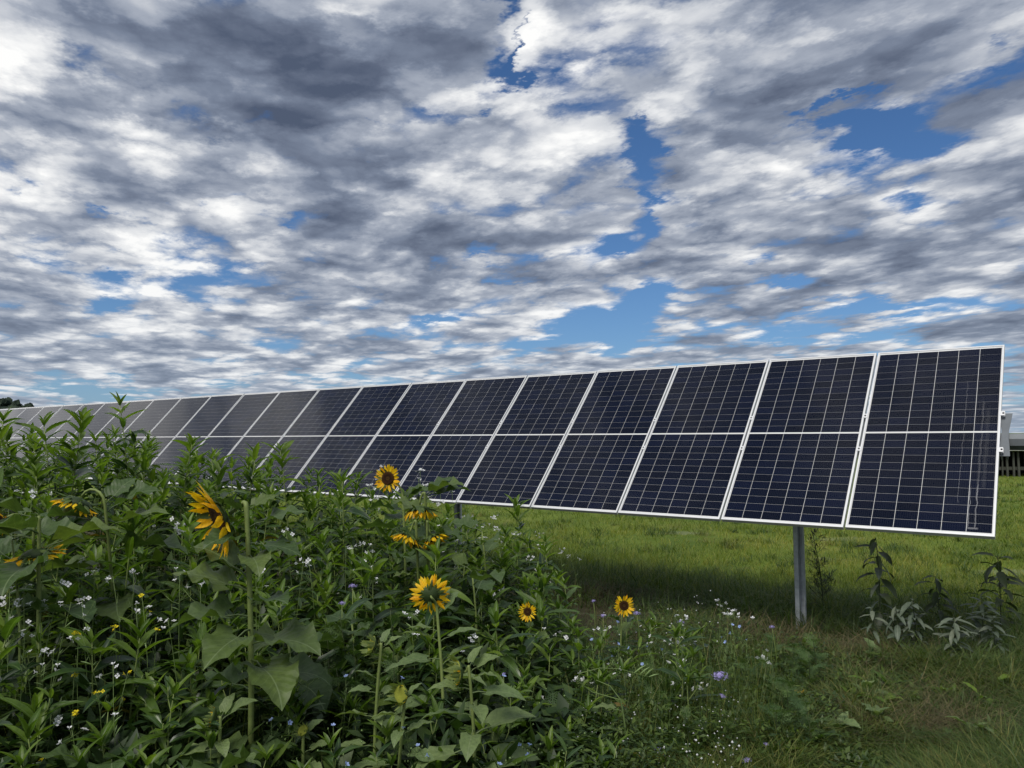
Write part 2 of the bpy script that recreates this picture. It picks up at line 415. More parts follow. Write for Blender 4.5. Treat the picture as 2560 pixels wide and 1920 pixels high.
def glass_material(name, streaks):
    """front glass with an anti-reflection coat: mirror-like at grazing angles, a film of dust, rain marks on one panel"""
    m, T = material(name)
    fr = T.n('ShaderNodeFresnel'); fr.inputs[0].default_value = 1.50
    lw_ = T.n('ShaderNodeLayerWeight'); lw_.inputs[0].default_value = 0.5
    refl = T.m('MULTIPLY', fr.outputs[0], T.m('MULTIPLY_ADD', T.m('POWER', lw_.outputs['Facing'], 1.35), 1.05, 0.20))
    gl = T.n('ShaderNodeBsdfGlossy'); gl.inputs['Roughness'].default_value = 0.055
    gl.inputs['Color'].default_value = (0.96, 0.96, 0.97, 1)
    tp = T.n('ShaderNodeBsdfTransparent')
    mx = T.n('ShaderNodeMixShader')
    T.put(mx.inputs[0], refl); T.t.links.new(tp.outputs[0], mx.inputs[1]); T.t.links.new(gl.outputs[0], mx.inputs[2])
    co = T.n('ShaderNodeTexCoord').outputs['Object']
    dust = T.m('MULTIPLY', T.ss(T.noise(co, 3.0, 6, 0.65), 0.4, 0.8), 0.003)
    sp = T.n('ShaderNodeTexVoronoi'); T.put(sp.inputs['Vector'], co); sp.inputs['Scale'].default_value = 7.0
    dust = T.m('ADD', dust, T.m('MULTIPLY', T.ss(sp.outputs[0], 0.035, 0.015), 0.20))
    if streaks:
        sx = T.n('ShaderNodeSeparateXYZ'); T.put(sx.inputs[0], co)
        x, y = sx.outputs[0], sx.outputs[1]
        for (x0, top, bot, wd, amp) in ((0.262, 0.55, -0.75, 0.0035, 0.13), (0.392, 0.30, -0.72, 0.010, 0.07), (0.345, -0.66, -0.98, 0.005, 0.25), (0.392, -0.62, -0.98, 0.006, 0.22), (0.43, 0.2, -0.6, 0.02, 0.03)):
            wv = T.m('MULTIPLY', T.m('SUBTRACT', T.noise(T.v('MULTIPLY', co, (0.4, 9.0, 1)), 1.0, 3, 0.6), 0.5), 0.035)
            dd = T.m('ABSOLUTE', T.m('SUBTRACT', T.m('SUBTRACT', x, x0), wv))
            f = T.m('MULTIPLY', T.ss(dd, wd, wd * 0.3), T.m('MULTIPLY', T.ss(y, top + 0.1, top), T.ss(y, bot - 0.01, bot + 0.02)))
            dust = T.m('ADD', dust, T.m('MULTIPLY', f, amp))
        f = T.m('MULTIPLY', T.ss(T.m('ABSOLUTE', T.m('ADD', y, 0.985)), 0.012, 0.004), T.m('MULTIPLY', T.ss(x, 0.33, 0.35), T.ss(x, 0.42, 0.40)))
        dust = T.m('ADD', dust, T.m('MULTIPLY', f, 0.22))
    df = T.n('ShaderNodeBsdfDiffuse'); df.inputs[0].default_value = (0.55, 0.56, 0.58, 1)
    m2 = T.n('ShaderNodeMixShader'); T.put(m2.inputs[0], dust)
    T.t.links.new(mx.outputs[0], m2.inputs[1]); T.t.links.new(df.outputs[0], m2.inputs[2])
    finish(T, m2.outputs[0])
    return m


M_glass = glass_material('solar_glass', False)
M_glass_streak = glass_material('rain_streaked_solar_glass', True)

# ------------------------------------------------------------------ the ground: one sheet to the horizon
RY, RT = 0.65402, 0.82899                                   # heading of the panel row, tilt of the panels
C0 = Vector((3.98223, 6.29858, CAMH + 0.01287))             # middle of the right-hand edge of the row
AX = Vector((math.cos(RY), -math.sin(RY), 0))               # along the row, towards its near end
AN = Vector((math.sin(RY), math.cos(RY), 0))                # across the row, away from the camera
AY = AN * math.cos(RT) + Vector((0, 0, math.sin(RT)))       # up the slope of a panel
AZ = AX.cross(AY)                                           # out of the glass
PITCHW = 1.06


def across(p):
    return (p[0] - C0.x) * AN.x + (p[1] - C0.y) * AN.y


def bumps(x, y):
    """small unevenness of the soil in metres"""
    return (0.025 * np.sin(1.7 * x + 0.6 * y) + 0.02 * np.sin(2.9 * y - 1.1 * x + 1.0) + 0.012 * np.sin(6.1 * x + 2.0) * np.sin(5.3 * y))


def gz(x, y):
    r = math.hypot(x, y)
    return float(bumps(np.float64(x), np.float64(y))) * (1.0 if r < 25 else max(0, 1 - (r - 25) / 40))


M_ground, T = material('field_ground')
co = T.n('ShaderNodeTexCoord').outputs['Object']
sx = T.n('ShaderNodeSeparateXYZ'); T.put(sx.inputs[0], co)
n1 = T.noise(co, 0.55, 6, 0.6); n2 = T.noise(co, 3.2, 7, 0.65); n3 = T.noise(co, 30.0, 5, 0.6)
ac = T.m('ADD', T.m('MULTIPLY', T.m('SUBTRACT', sx.outputs[0], C0.x), AN.x), T.m('MULTIPLY', T.m('SUBTRACT', sx.outputs[1], C0.y), AN.y))
soil = T.ramp(n2, [(0.25, (0.022, 0.022, 0.012)), (0.55, (0.046, 0.042, 0.022)), (0.8, (0.10, 0.09, 0.065))])
turf = T.ramp(n1, [(0.3, (0.07, 0.115, 0.018)), (0.55, (0.12, 0.165, 0.025)), (0.75, (0.19, 0.19, 0.05))])
turf = T.mix(T.m('MULTIPLY', T.ss(n2, 0.58, 0.72), 0.5), turf, (0.20, 0.17, 0.10, 1))
f = T.ss(T.m('ADD', ac, T.m('MULTIPLY', T.m('SUBTRACT', n2, 0.5), 2.0)), 0.6, 1.5)
c = T.mix(f, soil, turf)
# trodden bare patches in the meadow behind the row
pt = None
for (px, py, rx, ry) in ((1700, 1338, 0.55, 0.22), (2085, 1345, 0.7, 0.30), (2085, 1398, 0.4, 0.15), (2520, 1425, 0.5, 0.2)):
    g = on_ground(px, py)
    dx = T.m('DIVIDE', T.m('SUBTRACT', sx.outputs[0], g.x), rx); dy = T.m('DIVIDE', T.m('SUBTRACT', sx.outputs[1], g.y), ry)
    q = T.m('SUBTRACT', T.m('ADD', T.m('MULTIPLY', dx, dx), T.m('MULTIPLY', dy, dy)), T.m('MULTIPLY', T.m('SUBTRACT', n2, 0.5), 3.0))
    w_ = T.ss(q, 1.2, 0.4)
    pt = w_ if pt is None else T.m('MAXIMUM', pt, w_)
c = T.mix(T.m('MULTIPLY', pt, 0.22), c, T.ramp(n3, [(0.3, (0.20, 0.18, 0.15)), (0.7, (0.36, 0.34, 0.31))]))
c = T.mix(1.0, c, T.ramp(n3, [(0.25, (0.75, 0.75, 0.75)), (0.75, (1.25, 1.25, 1.25))]), 'MULTIPLY')
finish(T, principled(T, c, 0.95, 0, 0.15, bump(T, T.m('ADD', n3, n2), 0.6, 0.03)))

xs = np.concatenate([-np.geomspace(4000, 14, 18), np.linspace(-13, 18, 125), np.geomspace(19, 4000, 18)])
ys = np.concatenate([-np.geomspace(600, 4, 8), np.linspace(-3, 30, 133), np.geomspace(31, 5000, 20)])
gx, gy = np.meshgrid(xs, ys)
fade = np.clip(1 - (np.hypot(gx, gy) - 25) / 40, 0, 1)
gzv = bumps(gx, gy) * fade
nx, ny = len(xs), len(ys)
verts = np.stack([gx, gy, gzv], -1).reshape(-1, 3)
idx = np.arange(nx * ny).reshape(ny, nx)
faces = np.stack([idx[:-1, :-1], idx[:-1, 1:], idx[1:, 1:], idx[1:, :-1]], -1).reshape(-1, 4)
me = bpy.data.meshes.new('ground')
me.from_pydata(verts.tolist(), [], faces.tolist())
me.polygons.foreach_set('use_smooth', [True] * len(me.polygons))
me.materials.append(M_ground)
ground = link('ground', me, kind='structure')

# ------------------------------------------------------------------ far background
M_wood, T = material('distant_woodland')
a = T.n('ShaderNodeAttribute'); a.attribute_name = 'tint'
finish(T, principled(T, T.ramp(a.outputs['Fac'], [(0.0, (0.022, 0.034, 0.026)), (1.0, (0.050, 0.068, 0.045))]), 0.9, 0, 0.1))


def hill():
    """wooded hill rising towards the left, 600 m away: knobbly crowns over a smooth ridge"""
    hx = np.linspace(-900, -330, 70)
    vs, fs, tint = [], [], []
    def ridge(x):
        t = np.clip((-345 - x) / 95.0, 0, 1)
        return 31 * (t * t * (3 - 2 * t)) ** 0.7 + np.clip(-x - 425, 0, 400) * 0.10 + 1.2 * np.sin(x * 0.11)
    hy = np.linspace(560, 760, 14)
    X, Y = np.meshgrid(hx, hy)
    prof = np.sin(np.clip((Y - 560) / 110, 0, 1) * math.pi / 2)
    Z = ridge(X) * prof * 0.93 - 1.0
    vs = np.stack([X, Y, Z], -1).reshape(-1, 3).tolist()
    ii = np.arange(X.size).reshape(X.shape)
    fs = np.stack([ii[:-1, :-1], ii[:-1, 1:], ii[1:, 1:], ii[1:, :-1]], -1).reshape(-1, 4).tolist()
    tint = [0.2] * len(vs)
    bm = bmesh.new(); bmesh.ops.create_icosphere(bm, subdivisions=2, radius=1.0)
    bm.verts.ensure_lookup_table()
    sv = np.array([v.co[:] for v in bm.verts]); sf = [[v.index for v in f.verts] for f in bm.faces]; bm.free()
    r = np.random.default_rng(3)
    for i in range(700):
        x = r.uniform(-560, -350); y = r.uniform(565, 690)
        z = float(ridge(x)) * math.sin(min(1, (y - 560) / 110) * math.pi / 2) * 0.93 - 1
        s = r.uniform(1.3, 3.2)
        k = sv * (s, s, s * r.uniform(0.9, 1.5)) * (1 + 0.3 * r.standard_normal((len(sv), 1))) + (x, y, z + s * 0.7)
        b = len(vs); vs.extend(k.tolist()); fs.extend([[b + q for q in f] for f in sf]); t = r.uniform(0, 1); tint.extend([t] * len(sv))
    me = bpy.data.meshes.new('wooded_hill'); me.from_pydata(vs, [], fs)
    at = me.attributes.new('tint', 'FLOAT', 'POINT'); at.data.foreach_set('value', tint)
    me.materials.append(M_wood)
    o = link('wooded_hill', me, kind='stuff')
    tag(o, 'dark wooded hill on the horizon at the left end of the panel row', 'hill')


hill()

# low open-fronted shelter seen past the end of the row
M_roof = plain('red_brown_roof', (0.17, 0.075, 0.06), 0.7, 0, 0.3, 0.25, 3)
M_timber = plain('grey_timber', (0.075, 0.078, 0.066), 0.85, 0, 0.2, 0.3, 9)
M_dark = plain('dark_boards', (0.012, 0.012, 0.011), 0.9, 0, 0.1, 0.3, 4)
M_gutter = plain('pale_gutter', (0.55, 0.55, 0.53), 0.5)
sb = on_ground(2525, 1192)
sh = empty('animal_shelter', 'low open-fronted shelter with reddish roof beyond the end of the panel row', 'shelter', (sb.x, sb.y, 0), rot=(0, 0, math.radians(-6)))
b = MB(); b.add([(-3.2, -0.25, 1.17), (6.5, -0.25, 1.17), (6.5, 2.6, 1.72), (-3.2, 2.6, 1.72), (-3.2, -0.25, 1.12), (6.5, -0.25, 1.12), (6.5, 2.6, 1.67), (-3.2, 2.6, 1.67)],
                [(0, 1, 2, 3), (7, 6, 5, 4), (0, 4, 5, 1), (1, 5, 6, 2), (2, 6, 7, 3), (3, 7, 4, 0)])
roof = link('roof', b.mesh('roof', M_roof), sh)
b = MB(); b.tube([(-3.2, -0.29, 1.12), (0, -0.29, 1.12), (2.5, -0.29, 1.10), (6.5, -0.29, 1.02)], 0.028, 8); link('gutter', b.mesh('gutter', M_gutter), roof)
b = MB(); b.box((-3.1, 2.45, -0.1), (6.4, 2.5, 1.62)); link('back_wall', b.mesh('back_wall', M_dark), sh)
for x in (-3.1, 6.36):
    b = MB(); b.box((x, 0.02, -0.1), (x + 0.04, 2.45, 1.16)); link('side_wall', b.mesh('side_wall', M_dark), sh)
pm = MB(); pm.box((-0.03, -0.03, -0.12), (0.03, 0.03, 1.12)); pm = pm.mesh('slat_post', M_timber)
x = -2.9
while x < 6.3:
    link('slat_post', pm, sh, Matrix.Translation((x, U(-0.03, 0.05), 0)) @ Matrix.Rotation(U(-0.03, 0.03), 4, 'Y') @ Matrix.Diagonal((U(0.7, 1.3), 1, 1, 1)))
    x += U(0.17, 0.30)
b = MB(); b.box((-3.0, 0.09, 0.28), (6.3, 0.12, 0.42)); link('rail', b.mesh('rail', M_timber), sh)

# ------------------------------------------------------------------ the row of solar panels
def panel_matrix(k):
    """local x along the row, y up the slope, z out of the glass; k counts panel widths from the near end"""
    p = C0 - AX * (PITCHW * k)
    return Matrix.Translation(p) @ Matrix((AX, AY, AZ)).transposed().to_4x4()


PW, PL, LIP, DEP = 1.042, 2.10, 0.0135, 0.035
hw, hl = PW / 2, PL / 2


def frame_mesh():
    b = MB()
    # four mitred rails: top lip, outer wall, inner drop
    def rail(o0, o1, i0, i1):
        (ax_, ay_), (bx_, by_), (cx_, cy_), (dx_, dy_) = o0, o1, i1, i0
        vs = []
        for z in (-DEP, 0.0):
            vs += [(ax_, ay_, z), (bx_, by_, z), (cx_, cy_, z), (dx_, dy_, z)]
        b.add(vs, [(3, 2, 1, 0), (4, 5, 6, 7), (0, 1, 5, 4), (1, 2, 6, 5), (2, 3, 7, 6), (3, 0, 4, 7)])
    lw = LIP
    O = [(-hw, -hl), (hw, -hl), (hw, hl), (-hw, hl)]
    I = [(-hw + lw, -hl + lw * 1.4), (hw - lw, -hl + lw * 1.4), (hw - lw, hl - lw), (-hw + lw, hl - lw)]
    for i in range(4): rail(O[i], O[(i + 1) % 4], I[i], I[(i + 1) % 4])
    return b.mesh('frame', M_frame)


def sheet(name, mat, z, inset, thick):
    b = MB(); b.box((-hw + inset, -hl + inset, z - thick), (hw - inset, hl - inset, z)); return b.mesh(name, mat)


FRAME = frame_mesh()
BACK = sheet('backsheet', M_back, -0.0060, LIP * 0.8, 0.004)
b = MB(); gi = LIP * 0.9
b.add([(-hw + gi, -hl + gi, -0.0022), (hw - gi, -hl + gi, -0.0022), (hw - gi, hl - gi, -0.0022), (-hw + gi, hl - gi, -0.0022)], [(0, 1, 2, 3)])
GLASS = b.mesh('glass', M_glass)
GLASS_S = GLASS.copy(); GLASS_S.materials[0] = M_glass_streak
CX, CY = 0.1677, 0.0842                                      # cell pitch
b = MB(); b.box((-CX / 2 + 0.0019, -CY / 2 + 0.0013, -0.0010), (CX / 2 - 0.0019, CY / 2 - 0.0013, 0.0006)); CELL = b.mesh('cell', M_cell)
CELLPOS = []
for r_ in range(24):
    yy = (r_ - 11.5) * CY + (0.0085 if r_ >= 12 else -0.0085)
    for c_ in range(6): CELLPOS.append(((c_ - 2.5) * CX, yy, -0.0050))
b = MB()
for p in CELLPOS: b.box((p[0] - CX / 2 + 0.0019, p[1] - CY / 2 + 0.0013, -0.0060), (p[0] + CX / 2 - 0.0019, p[1] + CY / 2 - 0.0013, -0.0044))
CELLS = b.mesh('cells', M_cell)
b = MB(); b.box((-0.09, 0.28, -0.030), (0.09, 0.36, -0.0102)); JBOX = b.mesh('junction_box', M_bolt)
ORD = ['first', 'second', 'third', 'fourth', 'fifth', 'sixth', 'seventh', 'eighth', 'ninth', 'tenth', 'eleventh', 'twelfth', 'thirteenth', 'fourteenth', 'fifteenth', 'sixteenth', 'seventeenth', 'eighteenth', 'nineteenth', 'twentieth', 'twenty-first', 'twenty-second', 'twenty-third', 'twenty-fourth', 'twenty-fifth', 'twenty-sixth']
NPAN, NCELL = 26, 12
for i in range(NPAN):
    if i == 0: lab = 'dark blue solar panel at the near right end of the row, with white rain streaks'
    elif i >= 22: lab = 'far solar panel at the left edge of the photo, mostly behind plants'
    else: lab = 'dark solar panel in a white frame, %s from the right end of the row' % ORD[i]
    o = empty('solar_panel', lab, 'solar panel', group='solar panels in the row')
    jit = Matrix.Rotation(math.radians(U(-0.22, 0.22)), 4, 'X') @ Matrix.Rotation(math.radians(U(-0.18, 0.18)), 4, 'Y')
    o.matrix_basis = panel_matrix(i + 0.5) @ (jit if i else Matrix())
    link('frame', FRAME, o); link('backsheet', BACK, o); link('glass', GLASS_S if i == 0 else GLASS, o); link('junction_box', JBOX, o)
    if i < NCELL:
        for p in CELLPOS: link('cell', CELL, o, Matrix.Translation(p))
    else:
        link('cells', CELLS, o, kind='stuff')

# torque tube behind the panels with a mounting rail and two clamps at each joint
tz = -0.128
trk = empty('tracker_beam', 'grey steel torque tube with mounting rails carrying the row of solar panels', 'beam')
trk.matrix_basis = panel_matrix(0)
b = MB()
ring = [(0.072 * math.cos(a), tz + 0.072 * math.sin(a)) for a in [math.radians(22.5 + 45 * k) for k in range(8)]]
xa, xb = 2.4, -PITCHW * NPAN
b.add([(xa, y, z) for y, z in ring] + [(xb, y, z) for y, z in ring], [(k, (k + 1) % 8, 8 + (k + 1) % 8, 8 + k) for k in range(8)] + [tuple(range(7, -1, -1)), tuple(range(8, 16))])
link('torque_tube', b.mesh('torque_tube', M_tube), trk)
b = MB(); b.box((0.30, -0.085, tz - 0.085), (0.36, 0.085, tz + 0.085)); link('tube_flange', b.mesh('tube_flange', M_steel), trk)


def rail_mesh():
    """pressed-steel saddle: flat top under the frames, side webs deepest at the tube"""
    b = MB()
    L2 = 0.235
    prof = [(-L2, -0.088), (-0.15, -0.074), (-0.07, -0.060), (0.06, -0.058), (0.14, -0.078), (L2, -0.100), (L2, -0.0362), (-L2, -0.0362)]
    for x0, x1 in ((-0.024, -0.019), (0.019, 0.024)):
        n = len(prof)
        b.add([(x0, y, z) for y, z in prof] + [(x1, y, z) for y, z in prof],
              [(i, (i + 1) % n, n + (i + 1) % n, n + i) for i in range(n)] + [tuple(range(n - 1, -1, -1)), tuple(range(n, 2 * n))])
    b.box((-0.019, -L2, -0.042), (0.019, L2, -0.0365))
    # flared flanges, waisted in the middle
    ys_ = [-L2, -0.13, -0.04, 0.04, 0.13, L2]; xo = [0.040, 0.034, 0.026, 0.026, 0.036, 0.046]
    for sg in (-1, 1):
        n = len(ys_)
        vs = [(sg * 0.0242, y, z) for z in (-0.0405, -0.0364) for y in ys_] + [(sg * x_, y, z) for z in (-0.0405, -0.0364) for x_, y in zip(xo, ys_)]
        fs = []
        for i in range(n - 1):
            a0, a1, b0, b1 = i, n + i, 2 * n + i, 3 * n + i
            fs += [(a0, a0 + 1, b0 + 1, b0), (a1, b1, b1 + 1, a1 + 1), (b0, b0 + 1, b1 + 1, b1)]
        fs += [(0, 2 * n, 3 * n, n), (n - 1, 2 * n - 1, 4 * n - 1, 3 * n - 1)]
        b.add(vs, fs)
    return b.mesh('mounting_rail', M_bracket)


RAIL = rail_mesh()
b = MB(); b.box((-0.019, -0.024, 0.0004), (0.019, 0.024, 0.0044)); b.box((-0.006, -0.024, -0.036), (0.006, 0.024, 0.0003)); CLAMP = b.mesh('clamp', M_frame)
b = MB(); b.tube([(0, 0, 0.0045), (0, 0, 0.0085)], 0.0075, 8); BOLT = b.mesh('bolt', M_bolt)
b = MB(); b.box((-0.002, -0.024, 0.0004), (0.028, 0.024, 0.0044)); b.box((0.010, -0.024, -0.036), (0.014, 0.024, 0.0003)); b.box((0.0141, -0.024, -0.014), (0.030, 0.024, -0.0100)); ENDCLAMP = b.mesh('clamp', M_frame)
for k in range(NPAN + 1):
    xx = -PITCHW * k + (0.022 if k == 0 else 0.0)
    r_ = link('mounting_rail', RAIL, trk, Matrix.Translation((xx, 0, 0)))
    for y in (0.20, -0.20):
        if k == 0:
            link('clamp', ENDCLAMP, r_, Matrix.Translation((-0.032, y, 0)))
            link('bolt', BOLT, r_, Matrix.Translation((-0.014, y, 0)))
        else:
            link('clamp', CLAMP, r_, Matrix.Translation((0, y, 0)))
            link('bolt', BOLT, r_, Matrix.Translation((0, y, 0)))

# posts: folded steel section driven into the ground
def post(k, label):
    base = C0 - AX * (PITCHW * k) + AZ * tz
    top = base.z - 0.075
    o = empty('support_post', label, 'post', (base.x, base.y, 0), group='steel posts under the panel row', rot=(0, 0, math.atan2(AX.y, AX.x)))
    prof = [(-0.048, 0.045), (-0.048, -0.040), (-0.008, -0.040), (-0.002, 0.020), (0.026, 0.020), (0.034, -0.030), (0.046, -0.030), (0.046, -0.010)]
    t = 0.005
    b = MB()
    for (x0, y0), (x1, y1) in zip(prof[:-1], prof[1:]):
        d_ = Vector((x1 - x0, y1 - y0)).normalized(); nn = Vector((-d_.y, d_.x)) * t
        q = [(x0, y0), (x1, y1), (x1 + nn.x, y1 + nn.y), (x0 + nn.x, y0 + nn.y)]
        b.add([(x, y, -0.35) for x, y in q] + [(x, y, top) for x, y in q], [(3, 2, 1, 0), (4, 5, 6, 7), (0, 1, 5, 4), (1, 2, 6, 5), (2, 3, 7, 6), (3, 0, 4, 7)])
    link('post_profile', b.mesh('post_profile', M_steel), o)
    b = MB(); b.box((-0.054, -0.075, top - 0.12), (-0.0485, 0.075, top + 0.09)); b.box((0.0465, -0.075, top - 0.12), (0.051, 0.075, top + 0.09))
    link('bearing_bracket', b.mesh('bearing_bracket', M_steel), o)
    b = MB(); b.box((0.020, -0.062, top - 0.16), (0.060, -0.031, top - 0.09)); b.tube([(0.04, -0.05, top - 0.10), (0.12, -0.10, top - 0.02), (0.25, -0.12, top + 0.03)], 0.007, 6)
    link('cable', b.mesh('cable', M_bolt), o)


post(1.575, 'galvanised steel post under the second panel from the right end')
post(5.62, 'steel post behind the drooping sunflowers under the sixth panel')
post(9.68, 'steel post under the tenth panel, hidden in the plants')
# end flange bolts of the tube: small, on the near part

# ------------------------------------------------------------------ grass and undergrowth (uncountable: one object each)
def np_mesh(name, V, Fq, tint, mat, smooth=False):
    """V (n,3), Fq (m,3) triangles, tint per vertex"""
    me = bpy.data.meshes.new(name)
    me.vertices.add(len(V)); me.vertices.foreach_set('co', V.astype(np.float32).ravel())
    me.loops.add(Fq.size); me.loops.foreach_set('vertex_index', Fq.astype(np.int32).ravel())
    me.polygons.add(len(Fq)); me.polygons.foreach_set('loop_start', np.arange(0, Fq.size, 3, dtype=np.int32))
    me.polygons.foreach_set('loop_total', np.full(len(Fq), 3, dtype=np.int32))
    if smooth: me.polygons.foreach_set('use_smooth', np.ones(len(Fq), dtype=bool))
    at = me.attributes.new('tint', 'FLOAT', 'POINT'); at.data.foreach_set('value', tint.astype(np.float32))
    me.materials.append(mat); me.update(calc_edges=True)
    return me


def blades(name, base, h, w, lean, droop, mat, tint, segs=3, label=None, cat='grass'):
    """grass blades: base (n,3); h, w, lean, droop, tint per blade"""
    n = len(base)
    az = nrg.uniform(0, 2 * np.pi, n); tw = az + np.pi / 2 + nrg.uniform(-0.6, 0.6, n)
    dv = np.stack([np.cos(az), np.sin(az), np.zeros(n)], 1); pv = np.stack([np.cos(tw), np.sin(tw), np.zeros(n)], 1)
    rows = []
    for s in range(segs + 1):
        t = s / segs
        c = base + dv * (h * (lean * t + droop * t * t))[:, None]
        c[:, 2] += h * (t - 0.55 * droop * t ** 2.2)
        wd = w * (1 - t ** 1.6) * (0.75 + 0.25 * min(1, t * 4))
        if s < segs: rows += [c - pv * (wd * 0.5)[:, None], c + pv * (wd * 0.5)[:, None]]
        else: rows.append(c)
    k = 2 * segs + 1
    V = np.stack(rows, 1).reshape(-1, 3)
    V[:, 2] = np.maximum(V[:, 2], np.repeat(base[:, 2], k) - 0.02)
    f = []
    for s in range(segs - 1): f += [(2 * s, 2 * s + 1, 2 * s + 3), (2 * s, 2 * s + 3, 2 * s + 2)]
    f.append((2 * segs - 2, 2 * segs - 1, 2 * segs))
    Fq = (np.arange(n)[:, None, None] * k + np.array(f)[None]).reshape(-1, 3)
    o = link(name, np_mesh(name, V, Fq, np.repeat(tint, k), mat), kind='stuff')
    tag(o, label, cat)
    return o


def scatter(n, u0, u1, y0, y1, keep, power=1.0):
    """random ground points between two sight lines, thinning with distance"""
    y = 1.0 / nrg.uniform(1.0 / y1 ** power, 1.0 / y0 ** power, n) ** (1.0 / power)
    u = nrg.uniform(u0, u1, n)
    x = u * y
    k = keep(x, y)
    x, y = x[k], y[k]
    r = np.hypot(x, y)
    z = bumps(x, y) * np.clip(1 - (r - 25) / 40, 0, 1)
    return np.stack([x, y, z], 1)


def vnoise(x, y, s, seed=0.0):
    """cheap smooth noise, 0..1"""
    a = np.sin(x * s * 1.3 + 1.7 * np.sin(y * s * 0.9 + seed) + seed) * np.sin(y * s * 1.1 + 1.3 * np.sin(x * s * 0.8 + 2 * seed))
    b_ = np.sin(x * s * 2.9 + y * s * 2.1 + 3 * seed) * np.sin(y * s * 3.1 - x * s * 1.7 + seed)
    return 0.5 + 0.35 * a + 0.15 * b_


def acr(x, y): return (x - C0.x) * AN.x + (y - C0.y) * AN.y


BARE = [(on_ground(px, py), rx, ry) for (px, py, rx, ry) in ((1700, 1338, 0.55, 0.22), (2085, 1345, 0.7, 0.30), (2085, 1398, 0.4, 0.15), (2520, 1425, 0.5, 0.2))]


def bare(x, y):
    q = np.full(x.shape, 9.0)
    for g, rx, ry in BARE: q = np.minimum(q, ((x - g.x) / rx) ** 2 + ((y - g.y) / ry) ** 2)
    return q


# mown meadow behind the row
P_ = scatter(150000, -0.40, 0.74, 7.0, 55, lambda x, y: (acr(x, y) + (vnoise(x, y, 1.4, 2.0) - 0.5) * 0.8 > 0.9) & (bare(x, y) + nrg.uniform(-0.4, 0.8, x.shape) > 0.7))
dist = np.hypot(P_[:, 0], P_[:, 1]); n_ = len(P_)
vn = vnoise(P_[:, 0], P_[:, 1], 0.8, 0.7)
vn2 = vnoise(P_[:, 0], P_[:, 1], 3.1, 2.9)
h_ = nrg.uniform(0.06, 0.16, n_) * (0.35 + 0.8 * vn + 0.9 * vn2 ** 2)
worn = np.max([np.exp(-(((P_[:, 0] - g.x) / a_) ** 2 + ((P_[:, 1] - g.y) / b_) ** 2)) for g, a_, b_ in ((on_ground(1740, 1345), 1.6, 0.8), (on_ground(2090, 1370), 1.8, 0.9), (on_ground(2480, 1425), 1.2, 0.5), (on_ground(1950, 1420), 1.2, 0.5))], axis=0)
h_ = h_ * (1 - 0.55 * worn)
kp = nrg.uniform(0, 1, n_) > 0.45 * worn * (vn2 > 0.4)
P_, h_, vn, vn2, worn, dist = P_[kp], h_[kp], vn[kp], vn2[kp], worn[kp], dist[kp]; n_ = len(P_)
blades('meadow_grass', P_, h_, 0.0068 * np.clip(dist / 9, 0.8, 5), nrg.uniform(-0.2, 0.9, n_), nrg.uniform(0.1, 0.9, n_), M_meadow,
       np.clip(-0.02 + vn * 0.45 + 0.40 * vn2 + 0.40 * worn + nrg.normal(0, 0.26, n_), 0, 1), 2, 'short green meadow grass behind the row of panels')
# darker tufts the mower missed
C_ = scatter(520, -0.1, 0.74, 8.0, 30, lambda x, y: (acr(x, y) > 1.3))
P_ = np.repeat(C_, 30, axis=0); n_ = len(P_)
P_[:, :2] += nrg.normal(0, 0.07, (n_, 2)) * np.repeat(nrg.uniform(0.5, 1.6, len(C_)), 30)[:, None]
blades('meadow_tufts', P_, nrg.uniform(0.09, 0.24, n_) * np.repeat(nrg.uniform(0.6, 1.2, len(C_)), 30), 0.007 * np.clip(np.hypot(P_[:, 0], P_[:, 1]) / 9, 0.8, 3), nrg.uniform(0, 0.7, n_), nrg.uniform(0.2, 1.0, n_), M_tall,
       np.clip(np.repeat(nrg.normal(0.35, 0.25, len(C_)), 30) + nrg.normal(0, 0.12, n_), 0, 1), 2, 'darker tufts of longer grass dotted over the meadow')
# uncut grass in the strip below and behind the panels
P_ = scatter(52000, -0.25, 0.74, 5.4, 20, lambda x, y: (np.abs(acr(x, y) - 0.85 + (vnoise(x, y, 1.1, 4.0) - 0.5) * 0.9) < 0.95 * (0.55 + 0.45 * np.clip((x + 0.5) / 2.0, 0, 1))), 1.3)
n_ = len(P_); vn = vnoise(P_[:, 0], P_[:, 1], 1.6, 1.1)
h_ = nrg.uniform(0.16, 0.36, n_) * (0.55 + 0.9 * vn)
blades('uncut_grass', P_, h_, nrg.uniform(0.005, 0.011, n_), nrg.uniform(0, 0.5, n_), nrg.uniform(0.2, 1.1, n_), M_tall,
       np.clip(0.30 + 0.5 * (vn - 0.5) + nrg.normal(0, 0.22, n_), 0, 1), 3, 'long dark uncut grass under the row of panels')
# dry brown stalks among it
P_ = scatter(9000, -0.02, 0.74, 4.6, 11, lambda x, y: (acr(x, y) > -1.5) & (acr(x, y) < 0.55) & (vnoise(x, y, 1.3, 3.3) + nrg.uniform(-0.25, 0.25, x.shape) - np.clip((x / y - 0.35) * 1.2, 0, 0.25) > 0.46), 1.2)
n_ = len(P_)
blades('dry_grass', P_, nrg.uniform(0.08, 0.30, n_), nrg.uniform(0.0025, 0.005, n_), nrg.uniform(0.2, 1.8, n_), nrg.uniform(0.3, 1.3, n_), M_dry,
       np.clip(nrg.normal(0.38, 0.26, n_), 0, 1), 3, 'brown dry grass stalks below the panels')
